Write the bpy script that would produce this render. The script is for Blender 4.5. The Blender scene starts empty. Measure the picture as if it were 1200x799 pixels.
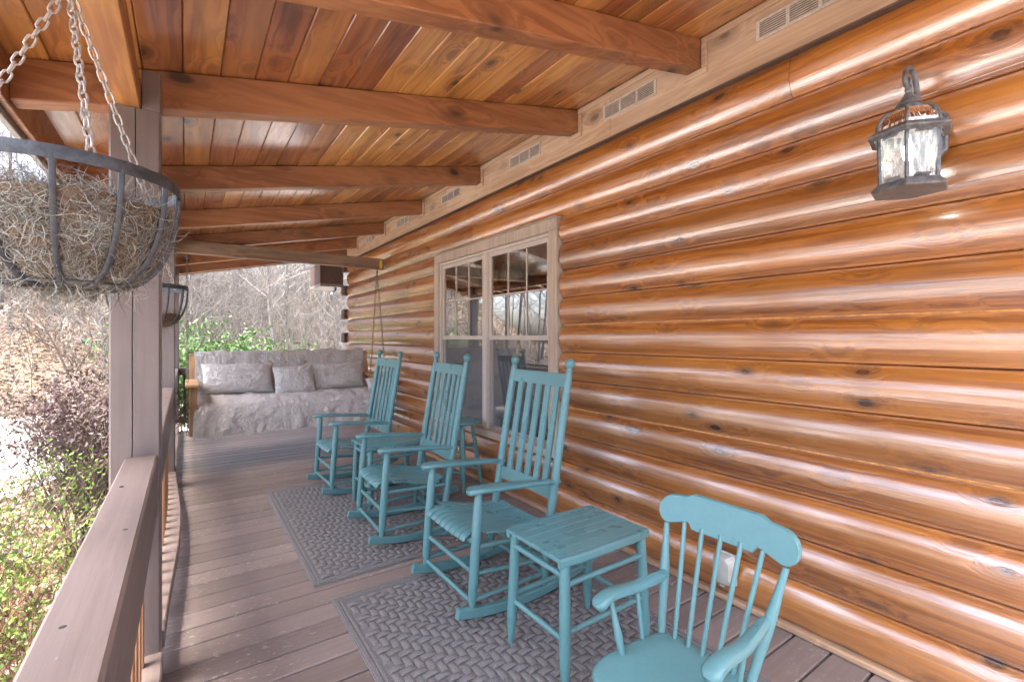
import bpy, math, random
import numpy as np
from mathutils import Vector, Matrix, noise

R = math.radians
PI = math.pi
random.seed(7)
rng = np.random.default_rng(7)
sc = bpy.context.scene
COL = sc.collection

# ------------------------------------------------------------------ camera
cd = bpy.data.cameras.new('camera')
cam = bpy.data.objects.new('camera', cd)
COL.objects.link(cam)
cam.location = (0, 0, 1.34)
cam.rotation_euler = (PI / 2, 0, -R(34.8))
cd.sensor_width = 36
cd.lens = 16.5
cd.shift_y = -4.5 / 1200
cd.clip_start = 0.05
cd.clip_end = 1000
sc.camera = cam
sc.render.resolution_x = 1024
sc.render.resolution_y = 681

# ------------------------------------------------------------------ world, sun, exposure
SUN_EL, SUN_AZ = R(76), R(262)       # azimuth measured from +Y towards +X; high over the yard in front of the porch
world = bpy.data.worlds.new('World')
sc.world = world
world.use_nodes = True
wn = world.node_tree.nodes
wl = world.node_tree.links
bg = wn['Background']
sky = wn.new('ShaderNodeTexSky')
sky.sky_type = 'NISHITA'
sky.sun_disc = False
sky.sun_elevation = SUN_EL
sky.sun_rotation = SUN_AZ
sky.air_density = 0.7
sky.dust_density = 6.0
sky.ozone_density = 0.0
wl.new(sky.outputs[0], bg.inputs[0])
bg.inputs[1].default_value = 0.15
ld = bpy.data.lights.new('sun', 'SUN')
ld.energy = 1.5
ld.angle = R(12)
ld.color = (1.0, 0.95, 0.88)
sun = bpy.data.objects.new('sun', ld)
COL.objects.link(sun)
sd = Vector((math.sin(SUN_AZ) * math.cos(SUN_EL), math.cos(SUN_AZ) * math.cos(SUN_EL), math.sin(SUN_EL)))
sun.rotation_euler = sd.to_track_quat('Z', 'Y').to_euler()
sc.view_settings.view_transform = 'Standard'
sc.view_settings.look = 'None'
sc.view_settings.gamma = 1.0
sc.view_settings.use_curve_mapping = False
sc.view_settings.exposure = 3.4
sc.cycles.use_denoising = True
sc.cycles.use_adaptive_sampling = True
sc.cycles.adaptive_threshold = 0.02
sc.cycles.max_bounces = 10
sc.cycles.diffuse_bounces = 6
sc.cycles.glossy_bounces = 4
sc.cycles.transmission_bounces = 6
sc.cycles.transparent_max_bounces = 12
sc.cycles.sample_clamp_indirect = 8.0

# ------------------------------------------------------------------ node helpers
class NT:
    def __init__(self, name):
        self.m = bpy.data.materials.new(name)
        self.m.use_nodes = True
        self.t = self.m.node_tree
        self.p = self.t.nodes['Principled BSDF']

    def set(self, sock, v):
        if isinstance(v, bpy.types.NodeSocket):
            self.t.links.new(v, sock)
        elif v is not None:
            if isinstance(v, (tuple, list)) and len(v) == 3 and sock.type == 'RGBA':
                v = (*v, 1)
            sock.default_value = v

    def n(self, kind, ins=None, **attr):
        nd = self.t.nodes.new(kind)
        for k, v in attr.items():
            setattr(nd, k, v)
        for k, v in (ins or {}).items():
            self.set(nd.inputs[k], v)
        return nd

    def math(self, op, a, b=None, clamp=False):
        nd = self.n('ShaderNodeMath', {0: a}, operation=op, use_clamp=clamp)
        if b is not None:
            self.set(nd.inputs[1], b)
        return nd.outputs[0]

    def vmath(self, op, a, b=None, s=None):
        nd = self.n('ShaderNodeVectorMath', {0: a}, operation=op)
        if b is not None:
            self.set(nd.inputs[1], b)
        if s is not None:
            self.set(nd.inputs['Scale'], s)
        return nd.outputs[0]

    def mix(self, f, a, b, blend='MIX'):
        nd = self.n('ShaderNodeMix', None, data_type='RGBA', blend_type=blend)
        self.set(nd.inputs[0], f)
        self.set(nd.inputs[6], a)
        self.set(nd.inputs[7], b)
        return nd.outputs[2]

    def smooth(self, v, a, b, lo=0.0, hi=1.0):
        nd = self.n('ShaderNodeMapRange', {0: v, 1: a, 2: b, 3: lo, 4: hi}, interpolation_type='SMOOTHSTEP')
        return nd.outputs[0]

    def noise(self, vec, scale, detail=3.0, rough=0.5, dist=0.0):
        return self.n('ShaderNodeTexNoise', {'Vector': vec, 'Scale': scale, 'Detail': detail, 'Roughness': rough, 'Distortion': dist}).outputs[0]

    def bump(self, h, strength=0.3, dist=0.01, normal=None):
        nd = self.n('ShaderNodeBump', {'Height': h, 'Strength': strength, 'Distance': dist})
        if normal is not None:
            self.set(nd.inputs['Normal'], normal)
        return nd.outputs[0]

    def coords(self, rand=True):
        c = self.n('ShaderNodeTexCoord').outputs['Object']
        self.rnd = self.n('ShaderNodeObjectInfo').outputs['Random']
        if rand:
            o = self.n('ShaderNodeCombineXYZ', {0: self.math('MULTIPLY', self.rnd, 37.0), 1: self.math('MULTIPLY', self.rnd, 91.0), 2: self.math('MULTIPLY', self.rnd, 53.0)}).outputs[0]
            c = self.vmath('ADD', c, o)
        return c


def axis_vec(axis, along, across):
    return tuple(along if a == axis else across for a in 'xyz')


def wood(name, dark, mid, light, axis, rough=0.35, coat=0.0, knot_r=0.16, knot_scale=5.5, grain=28.0, bump=0.25,
         var=0.18, knot_col=(0.03, 0.013, 0.008), checks=0.0, blotch=0.5, spec=0.5, hue=0.0, coat_rough=None, coat_ior=1.5):
    t = NT(name)
    P = t.coords()
    ks = axis_vec(axis, knot_scale * 0.55, knot_scale)
    wob = t.n('ShaderNodeTexNoise', {'Vector': t.vmath('MULTIPLY', P, axis_vec(axis, 5, 9)), 'Scale': 1.0, 'Detail': 2.0})
    kv = t.vmath('ADD', t.vmath('MULTIPLY', P, ks), t.vmath('SCALE', wob.outputs[1], s=0.16))
    vor = t.n('ShaderNodeTexVoronoi', {'Vector': kv, 'Scale': 1.0}, feature='F1')
    d = vor.outputs['Distance']
    knot = t.smooth(d, knot_r * 0.45, knot_r, 1.0, 0.0)
    fall = t.smooth(d, 0.0, knot_r * 3.4, 1.0, 0.0)
    gv = t.vmath('MULTIPLY', P, axis_vec(axis, 1.1, grain))
    lo = t.noise(t.vmath('MULTIPLY', P, axis_vec(axis, 0.9, 6)), 1.0, 2.0)
    warp = t.math('ADD', t.math('MULTIPLY', fall, 2.6), t.math('MULTIPLY', lo, 4.0))
    gv = t.vmath('ADD', gv, t.n('ShaderNodeCombineXYZ', {0: warp, 1: warp, 2: warp}).outputs[0])
    g = t.noise(gv, 1.0, 5.0, 0.6, 0.35)
    ring = t.math('SINE', t.math('MULTIPLY', t.noise(t.vmath('SCALE', gv, s=0.25), 1.0, 1.5), 60.0))
    ring = t.math('MULTIPLY_ADD', ring, 0.5)
    t.t.nodes[-1].inputs[2].default_value = 0.5
    br = t.noise(t.vmath('MULTIPLY', P, axis_vec(axis, 0.7, 3.2)), 1.0, 4.0, 0.6)
    f = t.smooth(g, 0.38, 0.62)
    col = t.mix(f, dark, mid)
    col = t.mix(t.math('MULTIPLY', t.smooth(br, 0.42, 0.75), 0.8), col, light)
    col = t.mix(t.math('MULTIPLY', ring, 0.16), col, dark)
    col = t.mix(t.math('MULTIPLY', t.smooth(br, 0.46, 0.28), blotch), col, tuple(c * 0.42 for c in dark))
    # grey stain halo beside the knots
    col = t.mix(t.math('MULTIPLY', t.smooth(d, knot_r * 2.1, knot_r * 0.9), 0.45), col, tuple(c * 0.35 + 0.015 for c in dark))
    col = t.mix(t.math('MULTIPLY', knot, 0.88), col, knot_col)
    h = g
    if checks:
        ck = t.noise(t.vmath('MULTIPLY', t.vmath('ADD', P, (3.3, 7.7, 1.1)), axis_vec(axis, 0.10, 5)), 1.0, 0.0, 0.4)
        line = t.smooth(t.math('ABSOLUTE', t.math('SUBTRACT', ck, 0.5)), 0.0, 0.004, 1.0, 0.0)
        gate = t.smooth(t.noise(t.vmath('MULTIPLY', P, axis_vec(axis, 0.5, 1.7)), 1.0, 1.0), 0.53, 0.62)
        line = t.math('MULTIPLY', line, gate)
        col = t.mix(t.math('MULTIPLY', line, checks), col, tuple(c * 0.12 for c in dark))
        h = t.math('SUBTRACT', h, t.math('MULTIPLY', line, 2.0))
    hs = t.n('ShaderNodeHueSaturation', {'Color': col, 'Hue': t.math('MULTIPLY_ADD', t.rnd, hue), 'Value': t.math('MULTIPLY_ADD', t.rnd, var * 2)})
    hs.inputs['Hue'].links[0].from_node.inputs[2].default_value = 0.5 - hue / 2
    hs.inputs['Value'].links[0].from_node.inputs[2].default_value = 1 - var
    t.set(t.p.inputs['Base Color'], hs.outputs[0])
    t.set(t.p.inputs['Roughness'], t.smooth(g, 0.2, 0.8, rough + 0.06, rough - 0.05))
    t.set(t.p.inputs['Normal'], t.bump(t.math('ADD', h, t.math('MULTIPLY', knot, -0.6)), bump, 0.004))
    t.p.inputs['Specular IOR Level'].default_value = spec
    t.p.inputs['Coat Weight'].default_value = coat
    t.p.inputs['Coat Roughness'].default_value = coat_rough or rough * 0.7
    t.p.inputs['Coat IOR'].default_value = coat_ior
    t.set(t.p.inputs['Coat Normal'], t.bump(t.math('ADD', h, t.math('MULTIPLY', knot, -0.6)), bump * 0.6, 0.004))
    return t.m


def paint(name, col, col2, rough=0.45, axis=None, wear=None, wear_amt=0.5, wear_scale=40.0, bump=0.15, grain=40.0, var=0.06, wear_thr=0.68, spec=0.5, big=1.5, gd=0.25):
    t = NT(name)
    P = t.coords()
    b = t.noise(P, big, 5.0, 0.6)
    c = t.mix(t.smooth(b, 0.3, 0.7), col, col2)
    g = t.noise(t.vmath('MULTIPLY', P, axis_vec(axis, 2.0, grain)) if axis else P, 1.0 if axis else grain, 4.0, 0.6)
    c = t.mix(t.math('MULTIPLY', t.smooth(g, 0.35, 0.6, 1, 0), gd), c, tuple(x * 0.6 for x in col))
    if wear:
        w = t.noise(t.vmath('MULTIPLY', P, axis_vec(axis, 0.45, 1.0)) if axis else P, wear_scale, 6.0, 0.7)
        area = t.smooth(t.noise(P, 2.3, 3.0), 0.42, 0.62)
        wm = t.math('MULTIPLY', t.smooth(w, wear_thr - 0.04, wear_thr + 0.05), t.math('MULTIPLY', area, wear_amt))
        c = t.mix(wm, c, wear)
    hs = t.n('ShaderNodeHueSaturation', {'Color': c, 'Value': t.math('MULTIPLY_ADD', t.rnd, var * 2)})
    hs.inputs['Value'].links[0].from_node.inputs[2].default_value = 1 - var
    t.set(t.p.inputs['Base Color'], hs.outputs[0])
    t.set(t.p.inputs['Roughness'], t.smooth(b, 0.2, 0.8, rough - 0.07, rough + 0.08))
    t.set(t.p.inputs['Normal'], t.bump(g, bump, 0.003))
    t.p.inputs['Specular IOR Level'].default_value = spec
    return t.m


def leafmat(name, a, b, rough=0.55, trans=0.25, c3=None):
    t = NT(name)
    r = t.n('ShaderNodeNewGeometry').outputs['Random Per Island']
    c = t.mix(r, a, b)
    if c3:
        c = t.mix(t.smooth(t.math('FRACT', t.math('MULTIPLY', r, 7.31)), 0.6, 0.9), c, c3)
    t.set(t.p.inputs['Base Color'], c)
    t.p.inputs['Roughness'].default_value = rough
    t.p.inputs['Specular IOR Level'].default_value = 0.35
    if trans:
        tr = t.n('ShaderNodeBsdfTranslucent', {'Color': c})
        mx = t.n('ShaderNodeMixShader', {0: trans, 1: t.p.outputs[0], 2: tr.outputs[0]})
        t.t.links.new(mx.outputs[0], t.t.nodes['Material Output'].inputs[0])
    return t.m


def plain(name, col, rough=0.5, metal=0.0, noise_amt=0.25, scale=30.0, bump=0.1, spec=0.5, island=0.0):
    t = NT(name)
    P = t.coords()
    g = t.noise(P, scale, 5.0, 0.6)
    c = t.mix(t.smooth(g, 0.3, 0.7), tuple(x * (1 - noise_amt) for x in col), tuple(min(1, x * (1 + noise_amt)) for x in col))
    if island:
        r = t.n('ShaderNodeNewGeometry').outputs['Random Per Island']
        c = t.mix(t.math('MULTIPLY', r, island), c, tuple(x * 0.35 for x in col))
    t.set(t.p.inputs['Base Color'], c)
    t.p.inputs['Metallic'].default_value = metal
    t.set(t.p.inputs['Roughness'], t.smooth(g, 0.2, 0.8, max(0.02, rough - 0.06), rough + 0.06))
    if bump:
        t.set(t.p.inputs['Normal'], t.bump(g, bump, 0.003))
    t.p.inputs['Specular IOR Level'].default_value = spec
    return t.m


# ------------------------------------------------------------------ materials
M = {}
M['log'] = wood('varnished_log', (0.23, 0.068, 0.008), (0.45, 0.160, 0.020), (0.54, 0.22, 0.034), 'y', rough=0.36, coat=1.0, spec=0.5,
                knot_r=0.15, knot_scale=6.6, grain=60, bump=0.55, var=0.18, checks=0.8, blotch=0.45, coat_rough=0.21, coat_ior=2.8, knot_col=(0.03, 0.014, 0.009))
M['ceiling'] = wood('ceiling_pine', (0.26, 0.090, 0.024), (0.48, 0.190, 0.048), (0.64, 0.33, 0.10), 'y', rough=0.34, coat=0.8, coat_rough=0.22, coat_ior=2.0,
                    knot_r=0.15, knot_scale=6.0, grain=30, bump=0.12, var=0.30, blotch=0.85, hue=0.025)
M['rafter'] = wood('rafter_timber', (0.20, 0.077, 0.031), (0.31, 0.130, 0.054), (0.38, 0.18, 0.08), 'x', rough=0.42,
                   knot_r=0.17, knot_scale=5.0, grain=30, bump=0.2, var=0.12, blotch=0.5)
M['header'] = wood('header_timber', (0.26, 0.10, 0.03), (0.44, 0.19, 0.05), (0.55, 0.27, 0.08), 'y', rough=0.5,
                   knot_r=0.17, knot_scale=4.6, grain=30, bump=0.3, var=0.1, blotch=0.3)
M['tan'] = wood('raw_sawn_board', (0.38, 0.24, 0.145), (0.52, 0.35, 0.22), (0.62, 0.45, 0.31), 'y', rough=0.7, knot_r=0.12,
                knot_scale=4.0, grain=45, bump=0.5, var=0.07, knot_col=(0.16, 0.09, 0.05), blotch=0.2)
M['casing'] = wood('casing_board', (0.40, 0.32, 0.25), (0.50, 0.41, 0.33), (0.56, 0.47, 0.39), 'z', rough=0.65, knot_r=0.07,
                   knot_scale=4.0, grain=45, bump=0.4, var=0.04, knot_col=(0.2, 0.14, 0.1), blotch=0.15)
M['greybeam'] = wood('weathered_beam', (0.15, 0.09, 0.055), (0.24, 0.155, 0.10), (0.30, 0.21, 0.14), 'x', rough=0.6, knot_r=0.12,
                     knot_scale=5, grain=34, bump=0.3, var=0.05)
M['cedar'] = wood('swing_cedar', (0.30, 0.17, 0.08), (0.44, 0.27, 0.13), (0.5, 0.33, 0.18), 'z', rough=0.55, knot_r=0.1,
                  knot_scale=5, grain=34, bump=0.25, var=0.08)
M['baluster'] = wood('baluster_wood', (0.24, 0.11, 0.055), (0.36, 0.18, 0.09), (0.42, 0.24, 0.13), 'z', rough=0.5, knot_r=0.08,
                     knot_scale=5, grain=34, bump=0.2, var=0.12)
M['deck'] = paint('deck_paint', (0.190, 0.152, 0.139), (0.250, 0.206, 0.191), rough=0.48, axis='x', wear=(0.55, 0.51, 0.48), wear_amt=0.6,
                  wear_scale=70, bump=0.45, grain=45, var=0.17, wear_thr=0.60)
M['post'] = paint('post_paint', (0.125, 0.100, 0.093), (0.160, 0.130, 0.122), rough=0.36, axis='z', wear=(0.5, 0.45, 0.42), wear_amt=0.35,
                  wear_scale=25, bump=0.25, grain=40, var=0.04, wear_thr=0.70)
M['rail'] = paint('rail_paint', (0.125, 0.094, 0.082), (0.175, 0.137, 0.122), rough=0.45, axis='y', wear=(0.5, 0.45, 0.42), wear_amt=0.5,
                  wear_scale=22, bump=0.35, grain=36, var=0.05, wear_thr=0.66)
M['teal'] = paint('teal_paint', (0.098, 0.240, 0.256), (0.108, 0.255, 0.271), rough=0.31, wear=(0.30, 0.46, 0.47), wear_amt=0.12, wear_scale=120,
                  bump=0.10, grain=55, var=0.05, wear_thr=0.675, big=5.0, gd=0.10)
M['mat'] = plain('mat_fibre', (0.185, 0.183, 0.186), rough=0.9, noise_amt=0.35, scale=260, bump=0.7, spec=0.15)
M['iron'] = plain('basket_iron', (0.038, 0.044, 0.052), rough=0.42, noise_amt=0.4, scale=70, bump=0.5)
M['chain'] = plain('chain_metal', (0.42, 0.39, 0.36), rough=0.45, metal=0.35, noise_amt=0.2, scale=60, bump=0.2)
M['swing_chain'] = plain('aged_chain', (0.16, 0.13, 0.10), rough=0.45, metal=0.5, noise_amt=0.3, scale=60, bump=0.2)
M['coir'] = plain('coir_liner', (0.15, 0.105, 0.068), rough=0.95, noise_amt=0.5, scale=90, bump=1.0, spec=0.1)
M['moss'] = leafmat('dry_moss', (0.13, 0.13, 0.11), (0.45, 0.455, 0.42), rough=0.8, trans=0.2, c3=(0.15, 0.125, 0.09))
M['lantern'] = plain('lantern_metal', (0.13, 0.135, 0.14), rough=0.42, metal=0.1, noise_amt=0.45, scale=55, bump=0.3)
M['vinyl'] = plain('window_vinyl', (0.56, 0.50, 0.44), rough=0.4, noise_amt=0.05, scale=20, bump=0)
M['white'] = plain('white_paint', (0.72, 0.72, 0.70), rough=0.5, noise_amt=0.06, scale=10, bump=0)
M['vent'] = plain('vent_metal', (0.56, 0.50, 0.42), rough=0.45, metal=0.3, noise_amt=0.15, scale=50, bump=0.1)
M['plastic'] = plain('cover_plastic', (0.50, 0.53, 0.48), rough=0.22, noise_amt=0.08, scale=15, bump=0.05)
M['plastic'].node_tree.nodes['Principled BSDF'].inputs['Transmission Weight'].default_value = 0.25
M['dark'] = plain('dark_void', (0.02, 0.018, 0.016), rough=0.8, noise_amt=0.3, scale=8, bump=0)
M['endgrain'] = plain('log_end_paint', (0.085, 0.05, 0.038), rough=0.6, noise_amt=0.3, scale=30, bump=0.3)
M['brown'] = plain('brown_trim', (0.10, 0.062, 0.048), rough=0.5, noise_amt=0.15, scale=20, bump=0.1)
M['greytrim'] = plain('grey_trim', (0.24, 0.22, 0.21), rough=0.5, noise_amt=0.12, scale=20, bump=0.1)
M['black'] = plain('black_plastic', (0.02, 0.02, 0.022), rough=0.35, noise_amt=0.1, scale=20, bump=0)
M['yellow'] = plain('yellow_tag', (0.65, 0.45, 0.05), rough=0.5, noise_amt=0.1, scale=20, bump=0)
M['room'] = plain('room_wall', (0.10, 0.095, 0.09), rough=0.8, noise_amt=0.1, scale=5, bump=0)
M['blind'] = plain('valance_cloth', (0.55, 0.57, 0.50), rough=0.8, noise_amt=0.1, scale=30, bump=0.2)
M['shingle'] = plain('roof_shingle', (0.10, 0.09, 0.085), rough=0.9, noise_amt=0.4, scale=40, bump=0.4)
M['seam_glint'] = plain('log_seam_glint', (0.52, 0.24, 0.07), rough=0.5, noise_amt=0.3, scale=25, bump=0.1)  # pale tone painted in for glints along the log seams


def glass_mat():
    t = NT('window_glass')
    fr = t.n('ShaderNodeFresnel', {'IOR': 2.3})
    gl = t.n('ShaderNodeBsdfGlossy', {'Color': (0.93, 0.95, 0.96, 1), 'Roughness': 0.004})
    tr = t.n('ShaderNodeBsdfTransparent', {'Color': (0.80, 0.84, 0.83, 1)})
    mx = t.n('ShaderNodeMixShader', {0: t.math('MULTIPLY', fr.outputs[0], 2.4, True), 1: tr.outputs[0], 2: gl.outputs[0]})
    t.t.links.new(mx.outputs[0], t.t.nodes['Material Output'].inputs[0])
    return t.m


def lantern_glass(name, lo, hi):
    t = NT(name)
    P = t.coords()
    w = t.noise(t.vmath('MULTIPLY', P, (90, 90, 22)), 1.0, 2.0)
    nrm = t.bump(w, 0.6, 0.004)
    fr = t.n('ShaderNodeFresnel', {'IOR': 1.5, 'Normal': nrm})
    gl = t.n('ShaderNodeBsdfGlossy', {'Color': (1, 1, 1, 1), 'Roughness': 0.06, 'Normal': nrm})
    tr = t.n('ShaderNodeBsdfTransparent', {'Color': (0.92, 0.95, 0.94, 1)})
    df = t.n('ShaderNodeBsdfTranslucent', {'Color': (0.9, 0.92, 0.9, 1), 'Normal': nrm})
    df2 = t.n('ShaderNodeBsdfDiffuse', {'Color': (0.8, 0.82, 0.8, 1), 'Normal': nrm})
    a = t.n('ShaderNodeMixShader', {0: 0.5, 1: df.outputs[0], 2: df2.outputs[0]})
    b = t.n('ShaderNodeMixShader', {0: t.smooth(w, 0.35, 0.7, lo, hi), 1: tr.outputs[0], 2: a.outputs[0]})
    mx = t.n('ShaderNodeMixShader', {0: fr.outputs[0], 1: b.outputs[0], 2: gl.outputs[0]})
    t.t.links.new(mx.outputs[0], t.t.nodes['Material Output'].inputs[0])
    return t.m


def screen_mat():
    t = NT('insect_screen')
    df = t.n('ShaderNodeBsdfDiffuse', {'Color': (0.20, 0.205, 0.215, 1)})
    tr = t.n('ShaderNodeBsdfTransparent', {'Color': (1, 1, 1, 1)})
    mx = t.n('ShaderNodeMixShader', {0: 0.38, 1: tr.outputs[0], 2: df.outputs[0]})
    t.t.links.new(mx.outputs[0], t.t.nodes['Material Output'].inputs[0])
    return t.m


def emit(name, col, s):
    t = NT(name)
    t.p.inputs['Base Color'].default_value = (0.9, 0.9, 0.85, 1)
    t.p.inputs['Emission Color'].default_value = (*col, 1)
    t.p.inputs['Emission Strength'].default_value = s
    return t.m


def quilt_mat():
    t = NT('quilted_grey_cloth')
    P = t.coords()
    wv = t.n('ShaderNodeTexNoise', {'Vector': P, 'Scale': 9.0, 'Detail': 2.0})
    v2 = t.vmath('ADD', P, t.vmath('SCALE', wv.outputs[1], s=0.16))
    n1 = t.noise(v2, 16.0, 1.5, 0.5, 0.8)
    # swirling stitched channels: contour lines of a warped field
    ph = t.math('FRACT', t.math('MULTIPLY', n1, 9.0))
    ridge = t.math('SUBTRACT', 1.0, t.math('ABSOLUTE', t.math('MULTIPLY_ADD', ph, 2.0)))
    ridge.node.inputs[1].links[0].from_node.inputs[0].links[0].from_node.inputs[2].default_value = -1.0
    ridge = t.smooth(ridge, 0.0, 0.55)
    fine = t.noise(P, 90.0, 4.0, 0.65)
    big = t.noise(P, 11.0, 3.0, 0.6)
    c = t.mix(ridge, (0.50, 0.475, 0.445), (0.64, 0.61, 0.575))
    c = t.mix(t.math('MULTIPLY', t.smooth(fine, 0.5, 0.7), 0.35), c, (0.70, 0.68, 0.655))
    t.set(t.p.inputs['Base Color'], c)
    t.p.inputs['Roughness'].default_value = 0.85
    t.p.inputs['Specular IOR Level'].default_value = 0.2
    t.p.inputs['Sheen Weight'].default_value = 0.3
    h = t.math('ADD', t.math('MULTIPLY', ridge, 0.7), t.math('ADD', t.math('MULTIPLY', fine, 0.3), t.math('MULTIPLY', big, 1.6)))
    t.set(t.p.inputs['Normal'], t.bump(h, 0.75, 0.016))
    return t.m


def ground_mat(name, cols, scale, bump, rough=0.95):
    t = NT(name)
    P = t.coords(False)
    v = t.n('ShaderNodeTexVoronoi', {'Vector': P, 'Scale': scale}, feature='F1')
    n1 = t.noise(P, 0.35, 4.0, 0.6)
    n2 = t.noise(P, scale * 0.8, 4.0, 0.6)
    c = t.mix(t.n('ShaderNodeSeparateColor', {0: v.outputs['Color']}).outputs[0], cols[0], cols[1])
    c = t.mix(t.smooth(n2, 0.4, 0.75), c, cols[2])
    c = t.mix(t.math('MULTIPLY', t.smooth(n1, 0.45, 0.7), 0.35), c, tuple(x * 0.55 for x in cols[0]))
    t.set(t.p.inputs['Base Color'], c)
    t.p.inputs['Roughness'].default_value = rough
    t.p.inputs['Specular IOR Level'].default_value = 0.2
    t.set(t.p.inputs['Normal'], t.bump(t.math('ADD', v.outputs['Distance'], n2), bump, 0.05))
    return t.m


M['glass'] = glass_mat()
M['lglass'] = lantern_glass('lantern_glass', 0.10, 0.45)
M['dglass'] = lantern_glass('dome_glass', 0.60, 0.85)
M['screen'] = screen_mat()
M['bulb'] = emit('bulb_light', (1.0, 0.95, 0.88), 2.5)
M['quilt'] = quilt_mat()
M['litter'] = ground_mat('leaf_litter_ground', ((0.13, 0.095, 0.07), (0.22, 0.17, 0.13), (0.18, 0.14, 0.105)), 9.0, 0.8)
M['gravel'] = ground_mat('gravel', ((0.30, 0.30, 0.30), (0.44, 0.44, 0.435), (0.37, 0.37, 0.365)), 22.0, 0.5)
M['leaf_dry'] = leafmat('dry_leaf', (0.15, 0.105, 0.07), (0.32, 0.245, 0.18), rough=0.7, trans=0.15, c3=(0.40, 0.33, 0.265))
M['leaf_yg'] = leafmat('yellow_green_leaf', (0.085, 0.155, 0.026), (0.18, 0.26, 0.05), rough=0.5, trans=0.25, c3=(0.06, 0.11, 0.022))
M['leaf_purple'] = leafmat('purple_brown_leaf', (0.050, 0.029, 0.031), (0.105, 0.066, 0.066), rough=0.55, trans=0.1, c3=(0.14, 0.105, 0.10))
M['leaf_green'] = leafmat('evergreen_leaf', (0.030, 0.085, 0.025), (0.075, 0.16, 0.04), rough=0.35, trans=0.2, c3=(0.12, 0.21, 0.06))
M['leaf_green'].node_tree.nodes['Principled BSDF'].inputs['Roughness'].default_value = 0.6
M['twig'] = plain('twig_bark', (0.11, 0.085, 0.07), rough=0.85, noise_amt=0.35, scale=40, bump=0.3, spec=0.2)
M['redtwig'] = plain('red_twig_bark', (0.15, 0.085, 0.055), rough=0.8, noise_amt=0.35, scale=40, bump=0.2, spec=0.2)
M['bark'] = plain('grey_bark', (0.17, 0.155, 0.14), rough=0.9, noise_amt=0.4, scale=14, bump=0.8, spec=0.15)
M['branch'] = plain('pale_branch', (0.215, 0.20, 0.185), rough=0.9, noise_amt=0.3, scale=14, bump=0.2, spec=0.15)
M['brush'] = plain('pale_brush', (0.25, 0.23, 0.205), rough=0.9, noise_amt=0.3, scale=6, bump=0, spec=0.1, island=0.7)

# ------------------------------------------------------------------ geometry helpers (each returns (verts, faces))
def merge(*gs):
    v, f = [], []
    for a, b in gs:
        o = len(v)
        v.extend(a)
        f.extend([tuple(i + o for i in q) for q in b])
    return v, f


def box(x0, x1, y0, y1, z0, z1, ch=0.0):
    if x0 > x1: x0, x1 = x1, x0
    if y0 > y1: y0, y1 = y1, y0
    if z0 > z1: z0, z1 = z1, z0
    if ch <= 0:
        v = [(x, y, z) for x in (x0, x1) for y in (y0, y1) for z in (z0, z1)]
        return v, [(0, 1, 3, 2), (4, 6, 7, 5), (0, 4, 5, 1), (2, 3, 7, 6), (0, 2, 6, 4), (1, 5, 7, 3)]
    c = min(ch, (x1 - x0) / 2.01, (y1 - y0) / 2.01, (z1 - z0) / 2.01)
    v, idx = [], {}
    for i, x in enumerate((x0, x1)):
        for j, y in enumerate((y0, y1)):
            for k, z in enumerate((z0, z1)):
                xi, yi, zi = x + (c if i == 0 else -c), y + (c if j == 0 else -c), z + (c if k == 0 else -c)
                for a, p in enumerate(((x, yi, zi), (xi, y, zi), (xi, yi, z))):
                    idx[i, j, k, a] = len(v)
                    v.append(p)
    f = []
    I = idx
    for i in (0, 1):
        f.append(tuple(I[i, j, k, 0] for j, k in ((0, 0), (0, 1), (1, 1), (1, 0))))
        f.append(tuple(I[j, i, k, 1] for j, k in ((0, 0), (1, 0), (1, 1), (0, 1))))
        f.append(tuple(I[j, k, i, 2] for j, k in ((0, 0), (0, 1), (1, 1), (1, 0))))
    for a in (0, 1):
        for b in (0, 1):
            f.append((I[a, b, 0, 0], I[a, b, 1, 0], I[a, b, 1, 1], I[a, b, 0, 1]))
            f.append((I[a, 0, b, 0], I[a, 1, b, 0], I[a, 1, b, 2], I[a, 0, b, 2]))
            f.append((I[0, a, b, 1], I[1, a, b, 1], I[1, a, b, 2], I[0, a, b, 2]))
    for i in (0, 1):
        for j in (0, 1):
            for k in (0, 1):
                f.append((I[i, j, k, 0], I[i, j, k, 1], I[i, j, k, 2]))
    return v, f


def tube(path, rad, n=10, sx=1.0, up=None, cap=True):
    """swept round (or flattened by sx) section along a path; rad = number or list"""
    P = [Vector(p) for p in path]
    m = len(P)
    if not isinstance(rad, (list, tuple)):
        rad = [rad] * m
    v, f = [], []
    T = []
    for i in range(m):
        a = P[max(0, i - 1)]
        b = P[min(m - 1, i + 1)]
        T.append((b - a).normalized())
    u = Vector(up) if up else (Vector((0, 0, 1)) if abs(T[0].z) < 0.9 else Vector((1, 0, 0)))
    for i in range(m):
        t = T[i]
        s = t.cross(u)
        if s.length < 1e-6:
            s = t.orthogonal()
        s.normalize()
        w = s.cross(t).normalized()
        if not up:
            u = w
        for k in range(n):
            a = 2 * PI * k / n
            q = P[i] + s * (math.cos(a) * rad[i] * sx) + w * (math.sin(a) * rad[i])
            v.append(tuple(q))
    for i in range(m - 1):
        for k in range(n):
            f.append((i * n + k, i * n + (k + 1) % n, (i + 1) * n + (k + 1) % n, (i + 1) * n + k))
    if cap:
        f.append(tuple(range(n - 1, -1, -1)))
        f.append(tuple((m - 1) * n + k for k in range(n)))
    return v, f


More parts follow.
